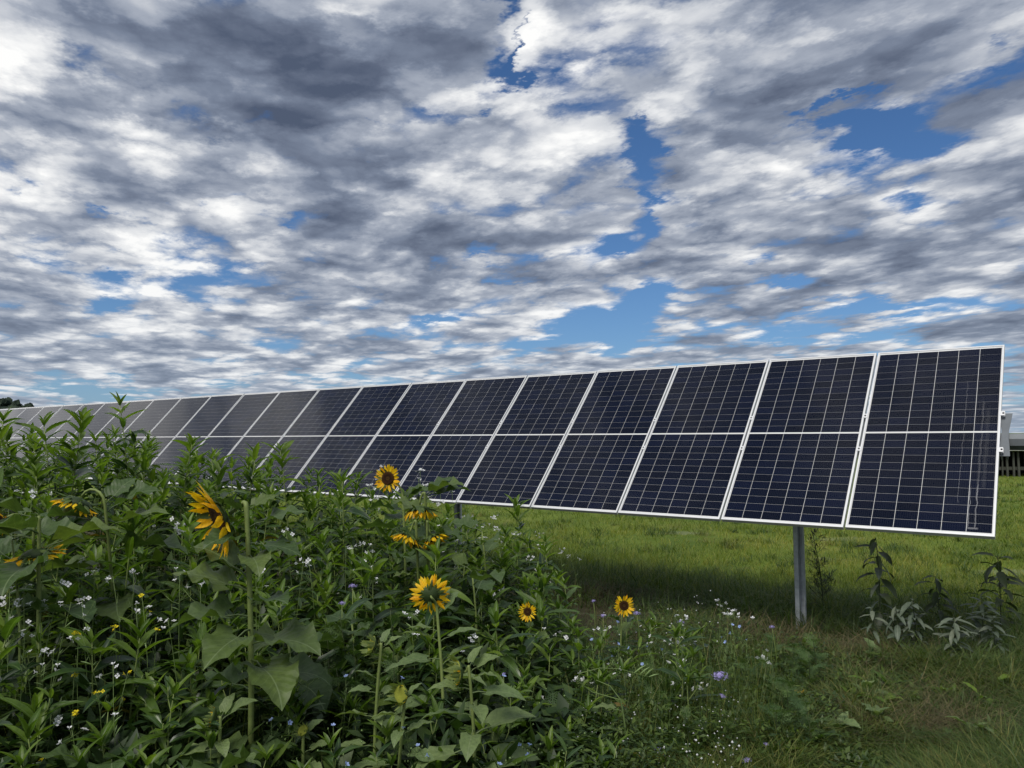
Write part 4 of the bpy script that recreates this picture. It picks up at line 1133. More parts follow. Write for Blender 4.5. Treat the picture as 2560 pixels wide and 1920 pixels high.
def sunflower(px, py, D, R, face, label, stem_px=None, neck=0.08, leaves=8, leaf_len=0.22, leaf_set=None, petals=26, petal_len=1.0, base=None, droop=0.15, name='sunflower', disc=0.42, explicit=None, thick=0.012, petal_el=0.05, group='sunflowers'):
    """head centred on a pixel at distance D; R = outer radius of the petals; face = direction the disc looks"""
    hc = at_depth(px, py, D)
    face = Vector(face).normalized()
    bx, by = base if base is not None else (hc.x + U(-0.05, 0.05), hc.y + U(0.0, 0.1))
    z0 = gz(bx, by)
    o = empty(name, label, 'sunflower', (bx, by, z0), group)
    c = hc - Vector((bx, by, z0))
    rd = R * disc
    back = c - face * (rd * 0.5)
    if stem_px is not None:   # the stem's shoulder, as seen in the photograph
        sh_ = at_depth(stem_px[0], stem_px[1], D) - Vector((bx, by, z0))
    else:
        sh_ = back - face * neck - Vector((0, 0, neck * 0.6))
    low_pts = curve_pts((0, 0, -0.05), sh_, 8, Vector((U(-0.02, 0.02), 0, 0)), rnd.random())
    d0 = (low_pts[-1] - low_pts[-2]).normalized()
    neck_pts = []
    Ln = (back - sh_).length
    for i in range(1, 7):
        t = i / 6
        p0, p1, p2, p3 = sh_, sh_ + d0 * Ln * 0.55, back - face * Ln * 0.55, back
        neck_pts.append(p0 * (1 - t) ** 3 + p1 * 3 * t * (1 - t) ** 2 + p2 * 3 * t * t * (1 - t) + p3 * t ** 3)
    pts = low_pts + neck_pts
    b = MB(); n = len(pts)
    b.tube(pts, [thick * (1.0 - 0.45 * i / n) for i in range(n)], 8)
    link('stem', b.mesh('stem', M_stem), o)
    rot = face.to_track_quat('Z', 'Y').to_matrix().to_4x4()
    hd = link('flower_head', HEAD, o, Matrix.Translation(c) @ rot @ Matrix.Scale(rd, 4))
    link('disc', BUDDISC if name == 'young_sunflower' else DISC, hd)
    if petals:
        pl = (1.0 / disc - 0.9) * petal_len
        for k in range(petals):
            a = 2 * math.pi * (k + U(-0.25, 0.25)) / petals
            q = Vector((math.cos(a) * 0.93, math.sin(a) * 0.93, 0.02 if k % 2 else 0.06))
            link('petal', rnd.choice(PETAL), hd, lmat(q, a + U(-0.12, 0.12), petal_el + U(-0.3, 0.3), pl * U(0.82, 1.08), U(-0.5, 0.5)))
    NB = 26
    for k in range(NB):
        a = 2 * math.pi * k / NB + U(-0.2, 0.2); rr_ = U(0.6, 1.0)
        link('bract', rnd.choice(BUDBRACT if name == 'young_sunflower' else BRACT), hd, lmat(Vector((math.cos(a) * rr_, math.sin(a) * rr_, -0.30 + 0.27 * (rr_ - 0.6) / 0.4)), a, (U(0.6, 1.3) if name == 'young_sunflower' else U(-0.5, 0.6)), U(0.8, 1.3) if name == 'young_sunflower' else U(0.7, 1.15), U(-0.3, 0.3)))
    ls = leaf_set or SUNL
    if explicit is not None:
        for (t, az, el, ln) in explicit: link('leaf', rnd.choice(ls), o, lmat(along(low_pts, t), math.radians(az), math.radians(el), ln, U(-0.25, 0.25)))
    else:
        az = U(0, 6.28)
        for i in range(leaves):
            t = 0.22 + 0.76 * (i + U(-0.2, 0.2)) / leaves
            s = leaf_len * (1.1 - 0.55 * max(0, t - 0.3)) * U(0.8, 1.1)
            link('leaf', rnd.choice(ls), o, lmat(along(low_pts, t), az, math.radians(U(5, 40)), s, U(-0.25, 0.25)))
            az += 2.4 + U(-0.3, 0.3)
    return o


# headings for leaves: 0 = right in the photo, 180 = left, -90 = towards the camera, 90 = away
sunflower(548, 1296, 3.9, 0.205, (-0.74, -0.56, -0.38), 'large sunflower nodding to the left with dark disc, beside its thick stem', (616, 1268), thick=0.0165, petals=34, disc=0.50, petal_len=1.15, petal_el=0.25,
          base=tuple((at_depth(632, 1500, 3.9)).xy), explicit=[(0.985, 40, 30, 0.13), (0.97, 200, 35, 0.14), (0.93, 15, 20, 0.22), (0.90, -120, 5, 0.19), (0.88, -10, -5, 0.21), (0.84, -60, 0, 0.20), (0.80, 30, 25, 0.24), (0.76, 170, 35, 0.27), (0.72, 185, 20, 0.29), (0.68, -40, 15, 0.24),
                                                               (0.64, 200, 5, 0.29), (0.60, -100, -5, 0.29), (0.55, -20, 10, 0.30), (0.50, -50, -5, 0.32), (0.44, 10, 5, 0.29), (0.40, 160, 10, 0.27), (0.34, -150, 0, 0.29)])
sunflower(970, 1196, 6.4, 0.122, (-0.20, -1, 0.08), 'upright golden sunflower facing the camera in front of the panel edge', (1008, 1250), petals=30, disc=0.46, thick=0.013, base=tuple((at_depth(1010, 1400, 6.4)).xy),
          explicit=[(0.99, 30, 45, 0.16), (0.97, 10, 40, 0.2), (0.94, -20, 25, 0.20), (0.90, 150, 20, 0.26), (0.86, 120, 10, 0.28), (0.80, 190, 15, 0.28), (0.74, 40, 10, 0.3), (0.66, -90, 10, 0.3)])
sunflower(195, 1258, 4.7, 0.16, (-0.35, -0.22, -0.9), 'sunflower hanging face down at left, petals showing below its green back', (262, 1258), petals=28, disc=0.55, thick=0.012, base=tuple((at_depth(310, 1450, 4.95)).xy), petal_el=0.45,
          explicit=[(0.99, 70, 40, 0.2), (0.96, 20, 35, 0.24), (0.93, 200, 10, 0.3), (0.9, -10, 20, 0.3), (0.86, -140, -5, 0.3), (0.8, 10, 10, 0.34), (0.72, 190, 10, 0.34), (0.62, -60, 0, 0.34)])
sunflower(88, 1385, 4.2, 0.15, (0.10, 0.2, -0.95), 'sunflower facing away at left, orange petals half hidden under a leaf', (98, 1300), petals=24, disc=0.5, thick=0.013, base=tuple((at_depth(118, 1500, 4.3)).xy),
          explicit=[(0.99, 190, 25, 0.28), (0.95, -100, 15, 0.30), (0.92, -160, 15, 0.34), (0.88, 30, 25, 0.3), (0.84, -80, 0, 0.34), (0.76, 180, 10, 0.34), (0.66, -30, 5, 0.34)])
sunflower(6, 1300, 4.9, 0.12, (-0.4, -0.6, -0.4), 'sunflower at the left edge, only its petal tips in the photo', petals=24, leaf_len=0.26)
sunflower(1050, 1276, 5.8, 0.155, (0.05, -0.15, -0.98), 'drooping sunflower with dark back and hanging petals, upper of the cluster', (1062, 1236), petals=28, disc=0.56, thick=0.014, base=tuple((at_depth(1075, 1420, 6.05)).xy), petal_el=0.75,
          explicit=[(0.99, 30, 35, 0.2), (0.98, -15, 30, 0.24), (0.97, 5, 20, 0.26), (0.9, 160, 20, 0.26), (0.80, -30, 0, 0.24), (0.72, -80, 0, 0.3), (0.62, 130, 10, 0.3)])
sunflower(1020, 1342, 5.6, 0.14, (-0.35, -0.30, -0.88), 'drooping sunflower with loose orange petals, left of the lower pair', (1040, 1306), petals=24, disc=0.5, thick=0.012, base=tuple((at_depth(1045, 1450, 5.85)).xy), petal_el=0.6, leaf_len=0.2)
sunflower(1082, 1346, 5.7, 0.14, (0.45, -0.25, -0.85), 'drooping sunflower with loose orange petals, right of the lower pair', (1068, 1306), petals=24, disc=0.5, thick=0.012, base=tuple((at_depth(1085, 1450, 5.95)).xy), petal_el=0.6, leaf_len=0.2)
sunflower(1077, 1487, 4.3, 0.118, (-0.12, 0.97, 0.10), 'yellow sunflower seen from behind with its green back and pale stem', (1092, 1520), petals=36, disc=0.42, petal_len=1.0, thick=0.010, base=tuple((at_depth(1112, 1700, 4.15)).xy), leaf_set=PALE,
          explicit=[(0.985, 60, 50, 0.13), (0.95, 45, 45, 0.15), (0.86, 185, 15, 0.14), (0.80, 195, 25, 0.17), (0.80, 5, 25, 0.17), (0.70, 200, 5, 0.20), (0.66, 15, 35, 0.17), (0.58, -20, 10, 0.2), (0.46, 195, 0, 0.22), (0.38, 20, 10, 0.2)])
sunflower(1319, 1529, 5.4, 0.073, (-0.28, -1, 0.10), 'small yellow sunflower with dark centre, left of the two round ones', petals=22, disc=0.40, thick=0.007, leaf_len=0.15, leaves=6)
sunflower(1560, 1514, 5.8, 0.085, (0.02, -1, 0.12), 'small round sunflower with dark centre, right of the two round ones', petals=26, disc=0.42, thick=0.007, leaf_len=0.15, leaves=5)
# young ones whose petals have not opened
def bud(px, py, D, R, face, label, stem_px, base_px, leaves, yellow=0, ll=0.15):
    o = sunflower(px, py, D, R * 1.45, face, label, stem_px, leaf_set=PALE, petals=yellow, petal_len=0.75, disc=0.72, thick=0.0095, base=tuple(at_depth(*base_px, D).xy), explicit=leaves, name='young_sunflower', group='young sunflowers in bud', petal_el=0.9)
bud(930, 1612, 3.8, 0.042, (-0.8, -0.35, 0.3), 'young sunflower bud nodding left on a tall stem in the foreground', (953, 1612), (940, 1850), [(0.985, 60, 55, 0.08), (0.97, 10, 40, 0.09), (0.92, 185, 20, 0.07), (0.82, 10, 30, 0.11), (0.80, 190, 30, 0.10), (0.72, 195, 20, 0.11), (0.70, 30, 20, 0.10), (0.60, -70, 10, 0.11), (0.58, 185, 15, 0.15), (0.48, 25, 30, 0.14), (0.42, 190, 5, 0.16), (0.36, -20, 20, 0.14), (0.30, 200, 0, 0.17)], 0)
bud(1145, 1682, 3.7, 0.056, (-0.85, -0.3, 0.05), 'fat sunflower bud with yellow tips nodding left, right of the foreground buds', (1172, 1668), (1180, 1850), [(0.985, 50, 55, 0.10), (0.96, 20, 35, 0.13), (0.93, -20, 20, 0.11), (0.86, 200, 15, 0.16), (0.84, -10, 5, 0.20), (0.78, -70, 0, 0.14), (0.70, 195, 10, 0.20), (0.62, -95, -5, 0.17), (0.58, 15, 20, 0.24), (0.5, 200, -5, 0.26), (0.42, -60, -5, 0.2), (0.36, 20, 10, 0.26), (0.3, 190, 0, 0.24)], 12)
bud(1003, 1737, 3.7, 0.045, (-0.6, -0.75, 0.2), 'young sunflower bud with green tips between the two taller buds', (1012, 1748), (990, 1880), [(0.98, 40, 45, 0.09), (0.95, 200, 30, 0.08), (0.86, 190, 15, 0.12), (0.78, -100, -5, 0.10), (0.72, 25, 25, 0.13), (0.60, -30, 5, 0.16), (0.50, 195, 10, 0.18), (0.42, -10, 10, 0.16), (0.36, 180, 0, 0.16)], 10)
bud(533, 1792, 3.55, 0.038, (-0.95, -0.2, 0.15), 'opening sunflower bud with yellow fringe facing left at lower left', (551, 1796), (552, 1900), [(0.985, 60, 60, 0.10), (0.97, 15, 40, 0.14), (0.90, 190, 15, 0.12), (0.84, -60, 0, 0.11), (0.76, 185, 0, 0.17), (0.72, -15, 5, 0.17), (0.62, -120, -5, 0.16), (0.5, 20, 10, 0.18)], 16)
bud(757, 1826, 3.7, 0.026, (-0.3, -0.7, 0.6), 'smallest sunflower bud on a short stem near the bottom edge', (758, 1838), (750, 1900), [(0.98, 30, 45, 0.09), (0.94, 190, 25, 0.08), (0.84, 200, 10, 0.11), (0.80, 10, 25, 0.11), (0.68, -40, 10, 0.12), (0.55, 190, 0, 0.13)], 0)
# leafy sunflower without a visible flower at the left and bottom edge
for (px, py, D, n, lab) in ((30, 1350, 4.3, 5, 'broad-leaved sunflower shoot at the left edge below the hidden flowers'), (720, 1600, 4.3, 5, 'broad grey-green sunflower leaves low down right of the thick stem'), (1205, 1330, 6.6, 4, 'broad-leaved sunflower shoot beside the far steel post'),
                            (880, 1560, 4.8, 4, 'broad sunflower leaves in the shade left of the sunflower seen from behind'), (1180, 1430, 5.6, 5, 'broad sunflower leaves below the drooping sunflowers'), (280, 1900, 3.5, 3, 'low broad leaf at the bottom edge in the left foreground'), (590, 1900, 3.5, 4, 'dark broad leaves at the bottom edge beside the opening bud')):
    p = at_depth(px, py, D); z0 = gz(p.x, p.y); H = p.z - z0
    o = empty('sunflower_shoot', lab, 'plant', (p.x, p.y, z0), 'sunflower shoots without flowers')
    pts = curve_pts((0, 0, -0.05), (0, 0, H), 6)
    b = MB(); b.tube(pts, [0.011 * (1 - 0.5 * i / 6) for i in range(7)], 7); link('stem', b.mesh('stem', M_stem), o)
    az = U(0, 6)
    for i in range(n + 3):
        link('leaf', rnd.choice(SUNL), o, lmat(along(pts, 1 - 0.10 * i), az, math.radians(U(0, 35)), U(0.20, 0.30), U(-0.3, 0.3))); az += 2.4

# ------------------------------------------------------------------ white, yellow, blue and lilac flowers
def cross_flower(mat, n=4, wd=0.55, cup=0.25):
    b = MB()
    for k in range(n):
        a = 2 * math.pi * k / n
        d = Vector((math.cos(a), math.sin(a), cup)); s = Vector((-math.sin(a), math.cos(a), 0))
        b.add([d * 0.12, d * 0.6 + s * wd * 0.75 + Vector((0, 0, 0.02)), d * 1.0 + s * wd * 0.35, d * 1.0 - s * wd * 0.35, d * 0.6 - s * wd * 0.75], [(0, 1, 2, 3, 4)])
    b.tube([(0, 0, -0.5), (0, 0, 0.05)], [0.08, 0.10], 4)
    return b.mesh('flower', mat)


WHITEF = [cross_flower(M_white, 4, 0.60, c_) for c_ in (0.1, 0.35, 0.7)]
YELLOWF = [cross_flower(M_yellow, 4, 0.60, c_) for c_ in (0.15, 0.5)]
BLUEF = [cross_flower(M_blue, 5, 0.55, c_) for c_ in (0.25, 0.6)]
b = MB(); b.tube([(0, 0, 0), (0.15, 0, 0.02), (0.55, 0, 0.06), (0.85, 0, 0.05), (1.0, 0, 0.08)], [0.02, 0.05, 0.075, 0.03, 0.005], 6); POD = b.mesh('pod', M_pod)
M_wirystem = plain('wiry_stem', (0.13, 0.19, 0.06), 0.55, 0, 0.3, 0.2, 30)


def crucifer(px, py, D, flowers, name, label, group, rad=0.013, n=6, pods=0, spread=0.05):
    tip = at_depth(px, py, D)
    bx, by = tip.x + U(-0.12, 0.12), tip.y + U(-0.08, 0.12); z0 = gz(bx, by)
    o = empty(name, label, 'wildflower', (bx, by, z0), group)
    c = tip - Vector((bx, by, z0))
    b = MB(); pts = curve_pts((0, 0, -0.03), c, 6, None, rnd.random())
    b.tube(pts, [0.0032 * (1 - 0.6 * i / 6) for i in range(7)], 4)
    heads = [c]
    for k in range(rnd.choice((1, 2, 2))):
        p = along(pts, U(0.72, 0.92)); e = p + Vector((U(-1, 1), U(-1, 1), 0)) * spread * 2.2 + Vector((0, 0, U(0.03, 0.10)))
        b.tube([p, p.lerp(e, 0.5) + Vector((0, 0, -0.01)), e], [0.002, 0.0016, 0.001], 3); heads.append(e)
    for i in range(n):
        hd = heads[0] if i < n * 0.6 else rnd.choice(heads)
        q = hd + Vector((U(-1, 1) * spread, U(-1, 1) * spread, U(-0.8, 0.25) * spread))
        b.tube([hd - Vector((0, 0, 0.03)), q], 0.0008, 3)
        m_ = Matrix.Translation(q) @ Matrix.Rotation(U(0, 6), 4, 'Z') @ Matrix.Rotation(U(0.0, 1.2), 4, 'X') @ Matrix.Scale(rad * U(0.75, 1.15), 4)
        link('flower', rnd.choice(flowers), o, m_)
    for i in range(pods):
        p = along(pts, U(0.45, 0.9)); link('pod', POD, o, lmat(p, U(0, 6.3), U(0.2, 0.9), U(0.035, 0.06)))
    for i in range(3):
        link('leaf', rnd.choice(WEEDL), o, lmat(along(pts, U(0.15, 0.6)), U(0, 6.3), U(0, 0.6), U(0.05, 0.11)))
    link('stem', b.mesh('stem', M_wirystem), o)
    return o


WH = [(8, 1122, 6.0), (55, 1222, 5.6), (80, 1234, 5.5), (130, 1224, 5.6), (146, 1294, 4.6), (372, 1222, 6.0), (436, 1300, 5.2), (440, 1322, 5.0), (195, 1398, 4.5), (155, 1450, 4.1), (236, 1420, 4.4), (335, 1428, 4.4), (282, 1440, 4.3),
      (178, 1505, 4.0), (205, 1498, 4.0), (100, 1512, 4.0), (45, 1548, 3.8), (62, 1582, 3.8), (283, 1664, 3.65), (113, 1660, 3.75), (128, 1784, 3.6), (180, 1826, 3.55), (36, 1495, 4.0), (110, 1384, 4.4), (60, 1420, 4.2), (25, 1455, 4.1), (200, 1575, 3.9), (135, 1620, 3.8),
      (640, 1414, 4.5), (662, 1416, 4.5), (500, 1462, 4.2), (450, 1430, 4.4), (715, 1322, 5.6), (760, 1396, 5.2), (772, 1402, 5.2), (865, 1362, 5.6), (908, 1356, 5.6), (926, 1406, 5.2), (1030, 1530, 4.8), (1196, 1590, 4.4), (752, 1642, 4.1), (340, 1510, 4.1), (420, 1550, 4.0),
      (924, 1214, 6.9), (958, 1166, 6.8), (935, 1242, 6.6), (1050, 1173, 7.0), (1046, 1196, 7.0), (1060, 1214, 6.9), (1040, 1228, 6.8), (1100, 1222, 6.9), (1130, 1224, 7.0), (1030, 1222, 6.8), (1095, 1254, 6.9), (1168, 1288, 7.2), (1062, 1240, 6.8),
      (1232, 1290, 8.0), (1215, 1312, 7.9), (1240, 1316, 7.9), (1258, 1346, 7.7), (1180, 1310, 7.6), (1290, 1330, 7.8), (1350, 1330, 8.2), (1356, 1366, 8.0), (1344, 1386, 7.8), (1402, 1376, 8.1), (1424, 1386, 8.1), (1360, 1402, 7.7), (1320, 1392, 7.6), (1346, 1416, 7.4), (1372, 1432, 7.3), (1362, 1446, 7.2), (1250, 1476, 6.2), (1330, 1440, 7.2), (1205, 1345, 7.0), (1150, 1345, 6.8),
      (1800, 1502, 6.2), (1820, 1526, 6.1), (1832, 1530, 6.1), (1706, 1542, 6.0), (1716, 1590, 5.8), (1690, 1602, 5.7), (1632, 1596, 5.7), (1500, 1572, 5.7), (1406, 1580, 5.6), (1445, 1688, 4.9), (1370, 1752, 4.7), (1690, 1652, 5.3), (1712, 1708, 5.0), (1756, 1716, 5.0), (1908, 1642, 5.5), (1540, 1668, 5.0), (1475, 1765, 4.6)]
for i, (px, py, D) in enumerate(WH):
    lab, grp = 'thin-stemmed white wildflower ' + where(px, py), 'white wildflowers'
    crucifer(px, py, D, WHITEF, 'white_wildflower', lab, grp, 0.0155, rnd.choice((3, 4, 5)) if px < 900 else rnd.choice((5, 6, 7, 9)), 4 if (px < 300 and py > 1450) else rnd.choice((0, 1, 2)))
for (px, py, D, lab) in ((355, 1489, 4.2, 'bright yellow wildflower left of the thick sunflower stem'), (286, 1568, 4.0, 'yellow wildflower above the left foreground shoots'), (196, 1580, 3.95, 'yellow wildflower cluster among white flowers at left'), (391, 1574, 4.0, 'faint yellow wildflower beside the green stalks'),
                         (320, 1680, 3.8, 'tiny yellow wildflower below the white one at lower left'), (185, 1687, 3.8, 'flat yellow wildflower in the left foreground'), (245, 1728, 3.7, 'small yellow wildflower half hidden in the left foreground'), (180, 1784, 3.6, 'yellow wildflower above the bottom left shoot'), (107, 1893, 3.5, 'yellow wildflower near the bottom left corner'), (22, 1258, 5, 'yellow wildflower tip near the left edge')):
    crucifer(px, py, D, YELLOWF, 'yellow_wildflower', lab, 'yellow wildflowers', 0.012, 4, 1, 0.016)


def flax(px, py, D, lab, grp):
    tip = at_depth(px, py, D); bx, by = tip.x + U(-0.06, 0.06), tip.y + U(-0.05, 0.08); z0 = gz(bx, by)
    o = empty('blue_flax', lab, 'wildflower', (bx, by, z0), grp)
    c = tip - Vector((bx, by, z0)); pts = curve_pts((0, 0, -0.03), c, 6, None, rnd.random())
    b = MB(); b.tube(pts, [0.0022 * (1 - 0.5 * i / 6) for i in range(7)], 4)
    for i in range(26):
        p = along(pts, U(0.15, 0.95)); a = U(0, 6.3); d = Vector((math.cos(a), math.sin(a), 0.9)) * U(0.02, 0.035)
        s = Vector((-math.sin(a), math.cos(a), 0)) * 0.003
        b.add([p - s, p + s, p + d], [(0, 1, 2)])
    for i in range(4):
        p = along(pts, U(0.6, 0.95)); e = p + Vector((U(-0.06, 0.06), U(-0.06, 0.06), U(0.02, 0.07)))
        b.tube([p, e, e + Vector((0, 0, 0.004)), e + Vector((0, 0, 0.011))], [0.0008, 0.001, 0.005, 0.001], 5)
    link('stem', b.mesh('stem', M_wirystem), o)
    link('flower', rnd.choice(BLUEF), o, Matrix.Translation(c) @ Matrix.Rotation(U(0, 6), 4, 'Z') @ Matrix.Rotation(U(0.1, 1.1), 4, 'X') @ Matrix.Scale(U(0.011, 0.014), 4))


FX = [(865, 1690, 4.0), (1004, 1696, 4.0), (678, 1799, 3.7), (724, 1807, 3.7), (833, 1814, 3.7), (1008, 1819, 3.65), (1044, 1863, 3.65), (1066, 1889, 3.6), (866, 1912, 3.5), (1298, 1862, 3.8), (1323, 1863, 3.8), (1320, 1888, 3.7), (1249, 1910, 3.6), (1572, 1620, 5.2), (1618, 1616, 5.3), (1655, 1624, 5.3), (1606, 1661, 5.0),
      (1803, 1593, 5.6), (1814, 1606, 5.5), (1826, 1584, 5.7), (1831, 1563, 5.8), (1850, 1567, 5.8), (1866, 1599, 5.6), (1544, 1556, 5.6), (1545, 1610, 5.3), (1530, 1640, 5.0), (1480, 1600, 5.2), (1260, 1690, 4.3)]
for (px, py, D) in FX:
    flax(px, py, D, 'pale blue flax flower on a thin stem ' + where(px, py), 'blue flax flowers')


def lilac_head(seed):
    r = random.Random(seed); b = MB()
    for i in range(46):
        a = r.uniform(0, 6.3); el = r.uniform(-0.25, 1.4); d = Vector((math.cos(a) * math.cos(el), math.sin(a) * math.cos(el), math.sin(el) * 0.75))
        p = d * r.uniform(0.55, 0.95); s = d.orthogonal().normalized(); t = d.cross(s)
        w = r.uniform(0.10, 0.16)
        for k in range(5):
            q = 2 * math.pi * k / 5
            e = (s * math.cos(q) + t * math.sin(q)) * w; e2 = (s * math.cos(q + 0.9) + t * math.sin(q + 0.9)) * w
            b.add([p, p + e + d * 0.07, p + (e + e2) * 0.62 + d * 0.05, p + e2 + d * 0.07], [(0, 1, 2, 3)])
        b.add([p, p + s * 0.012, p + d * 0.36], [(0, 1, 2)])
    b.tube([(0, 0, -0.3), (0, 0, 0.3), (0, 0, 0.6)], [0.2, 0.45, 0.1], 6)
    return b.mesh('flower_head', M_lilac)


LILAC = [lilac_head(i) for i in range(3)]


def phacelia(px, py, D, rad, lab, heads=1, leaves=7):
    tip = at_depth(px, py, D); bx, by = tip.x + U(-0.05, 0.05), tip.y + U(-0.03, 0.06); z0 = gz(bx, by)
    o = empty('lilac_phacelia', lab, 'wildflower', (bx, by, z0), 'lilac flowers')
    c = tip - Vector((bx, by, z0)); pts = curve_pts((0, 0, -0.03), c, 6, None, rnd.random())
    b = MB(); b.tube(pts, [0.0040 * (1 - 0.4 * i / 6) for i in range(7)], 5); link('stem', b.mesh('stem', M_stem), o)
    link('flower_head', rnd.choice(LILAC), o, Matrix.Translation(c) @ Matrix.Rotation(U(0, 6), 4, 'Z') @ Matrix.Rotation(U(-0.3, 0.3), 4, 'X') @ Matrix.Diagonal((rad, rad, rad * 0.75, 1)))
    for i in range(leaves):
        t = 0.08 + 0.75 * i / leaves
        link('leaf', rnd.choice(FERN), o, lmat(along(pts, t), i * 2.4 + U(-0.3, 0.3), U(0.1, 0.7), U(0.08, 0.16) * (1.1 - 0.5 * t)))


for (px, py, D, r_, lab) in ((1800, 1692, 5.0, 0.060, 'large lilac flower head right of centre in the foreground'), (1806, 1742, 4.95, 0.034, 'small lilac flower just below the large lilac head'), (1646, 1874, 4.3, 0.024, 'small dark lilac flower above the yellow leaves at the bottom'), (1868, 1902, 4.2, 0.032, 'round lilac flower at the bottom edge'),
                             (1916, 1862, 4.4, 0.022, 'pale lilac flower beside the gravel'), (1702, 1556, 5.9, 0.032, 'lilac flower behind the dark grass tuft'), (1592, 1534, 6.0, 0.032, 'lilac flower right of the right small sunflower'), (882, 1466, 5.0, 0.032, 'lilac flower in the shade left of the sunflower seen from behind'), (855, 1509, 4.9, 0.026, 'lower lilac flower in the shade among dark leaves'),
                             (1508, 1540, 6.0, 0.028, 'lilac flower left of the right small sunflower'), (1484, 1503, 6.2, 0.024, 'faint lilac flower behind the two small sunflowers'), (1930, 1568, 6.0, 0.024, 'faint lilac flower left of the steel post foot'), (1258, 1686, 4.5, 0.02, 'tiny lilac flower in the centre foreground')):
    phacelia(px, py, D, r_, lab)

# feathery-leaved plants without flowers
def feathery(x, y, H, lab, grp, n=9):
    z0 = gz(x, y); o = empty('feathery_plant', lab, 'plant', (x, y, z0), grp)
    pts = curve_pts((0, 0, -0.03), (U(-0.05, 0.05), U(-0.05, 0.05), H), 5)
    b = MB(); b.tube(pts, [0.004 * (1 - 0.6 * i / 5) for i in range(6)], 4); link('stem', b.mesh('stem', M_stem_dark), o)
    for i in range(n):
        t = 0.1 + 0.88 * i / n
        link('leaf', rnd.choice(FERN), o, lmat(along(pts, t), i * 2.4 + U(-0.4, 0.4), U(0.15, 0.9), U(0.11, 0.2) * (1.1 - 0.35 * t)))


for i in range(13):
    _pp = (U(800, 1010), U(1540, 1700)); p = at_depth(*_pp, U(4.2, 4.9)); feathery(p.x, p.y, max(0.2, p.z), 'tall feathery-leaved plant in the shade, its base ' + where(*_pp), 'feathery plants in the shade', 11)
for i in range(46):
    px, py = U(1380, 2050), U(1650, 1900); g = on_ground(px, py)
    feathery(g.x, g.y, U(0.12, 0.34), 'low feathery-leaved weed rooted ' + where(px, py), 'feathery weeds right of centre', 8)

# tiny white ground flowers and seed capsules: too small to count
def dots(name, n, fn, rad, mat, label):
    bm_ = np.array([(1, 0, 0), (0, 1, 0), (-1, 0, 0), (0, -1, 0), (0, 0, 0.9), (0, 0, -0.9)]); ff = np.array([(0, 1, 4), (1, 2, 4), (2, 3, 4), (3, 0, 4), (1, 0, 5), (2, 1, 5), (3, 2, 5), (0, 3, 5)])
    P_ = np.array([fn() for _ in range(n)]); s = nrg.uniform(0.6, 1.3, n) * rad
    V = (P_[:, None, :] + bm_[None] * s[:, None, None]).reshape(-1, 3); Fq = (np.arange(n)[:, None, None] * 6 + ff[None]).reshape(-1, 3)
    tag(link(name, np_mesh(name, V, Fq, np.zeros(len(V)), mat), kind='stuff'), label, 'flowers')
def gp(px0, px1, py0, py1, h0, h1):
    def f():
        g = on_ground(U(px0, px1), U(py0, py1)); return (g.x, g.y, gz(g.x, g.y) + U(h0, h1))
    return f
dots('tiny_white_flowers', 170, gp(1440, 1850, 1790, 1960, 0.10, 0.22), 0.0065, M_white, 'tiny white flowers dotted over the low herbs at the bottom')
dots('tiny_white_flowers', 60, gp(1500, 1800, 1570, 1700, 0.10, 0.35), 0.006, M_white, 'tiny white flowers dotted behind the right small sunflower')
dots('seed_capsules', 240, gp(700, 1500, 1800, 2150, 0.1, 0.42), 0.0052, M_pod, 'pale green seed capsules dotted among the foreground stems')

# yellowed leaves low in the foreground
for (px, py, lab) in ((1388, 1712, 'yellowed leaf in the weeds below the small sunflowers'), (1580, 1890, 'yellow leaf lying at the bottom edge, left of the pair'), (1628, 1902, 'orange-yellow leaf lying at the bottom edge, right of the pair'), (2000, 1745, 'thin yellow leaf beside the gravel')):
    g = on_ground(px, py + 12); o = link('fallen_leaf', rnd.choice(YELL), None, lmat(Vector((g.x, g.y, gz(g.x, g.y) + 0.06)), U(0, 6), 0.2, 0.10)); tag(o, lab, 'leaf', 'yellowed leaves')

# radish stalk bending over with pods in the centre foreground
g = at_depth(1563, 1760, 4.3); z0 = 0.0
o = empty('pod_stalk', 'pale green radish stalk arching left with plump pods in the centre foreground', 'plant', (g.x, g.y, gz(g.x, g.y)))
b0 = at_depth(1575, 1905, 4.3)
def rel(px, py, D=4.3): return at_depth(px, py, D) - Vector(o.location)
b = MB(); st = [Vector((0.02, 0, -0.05)), rel(1572, 1900), rel(1562, 1810), rel(1552, 1750), rel(1525, 1715), rel(1490, 1700)]
b.tube(st, [0.006, 0.006, 0.005, 0.004, 0.003, 0.0015], 6)
arc = [rel(1450, 1683), rel(1500, 1670), rel(1550, 1672), rel(1590, 1684), rel(1630, 1694)]
b.tube([st[3]] + [rel(1480, 1730), rel(1440, 1700)] + arc, [0.003, 0.0028, 0.0026, 0.0024, 0.002, 0.0018, 0.0015, 0.001], 5)
link('stem', b.mesh('stem', M_wirystem), o)
for q in (rel(1585, 1683), rel(1612, 1690), rel(1622, 1692), rel(1600, 1686)): link('pod', POD, o, lmat(q, U(-0.3, 0.3), U(0.1, 0.7), U(0.06, 0.085)))
for t in (0.35, 0.5, 0.2): link('leaf', rnd.choice(PALE), o, lmat(along(st, t), U(2.5, 3.6), 0.3, 0.13))

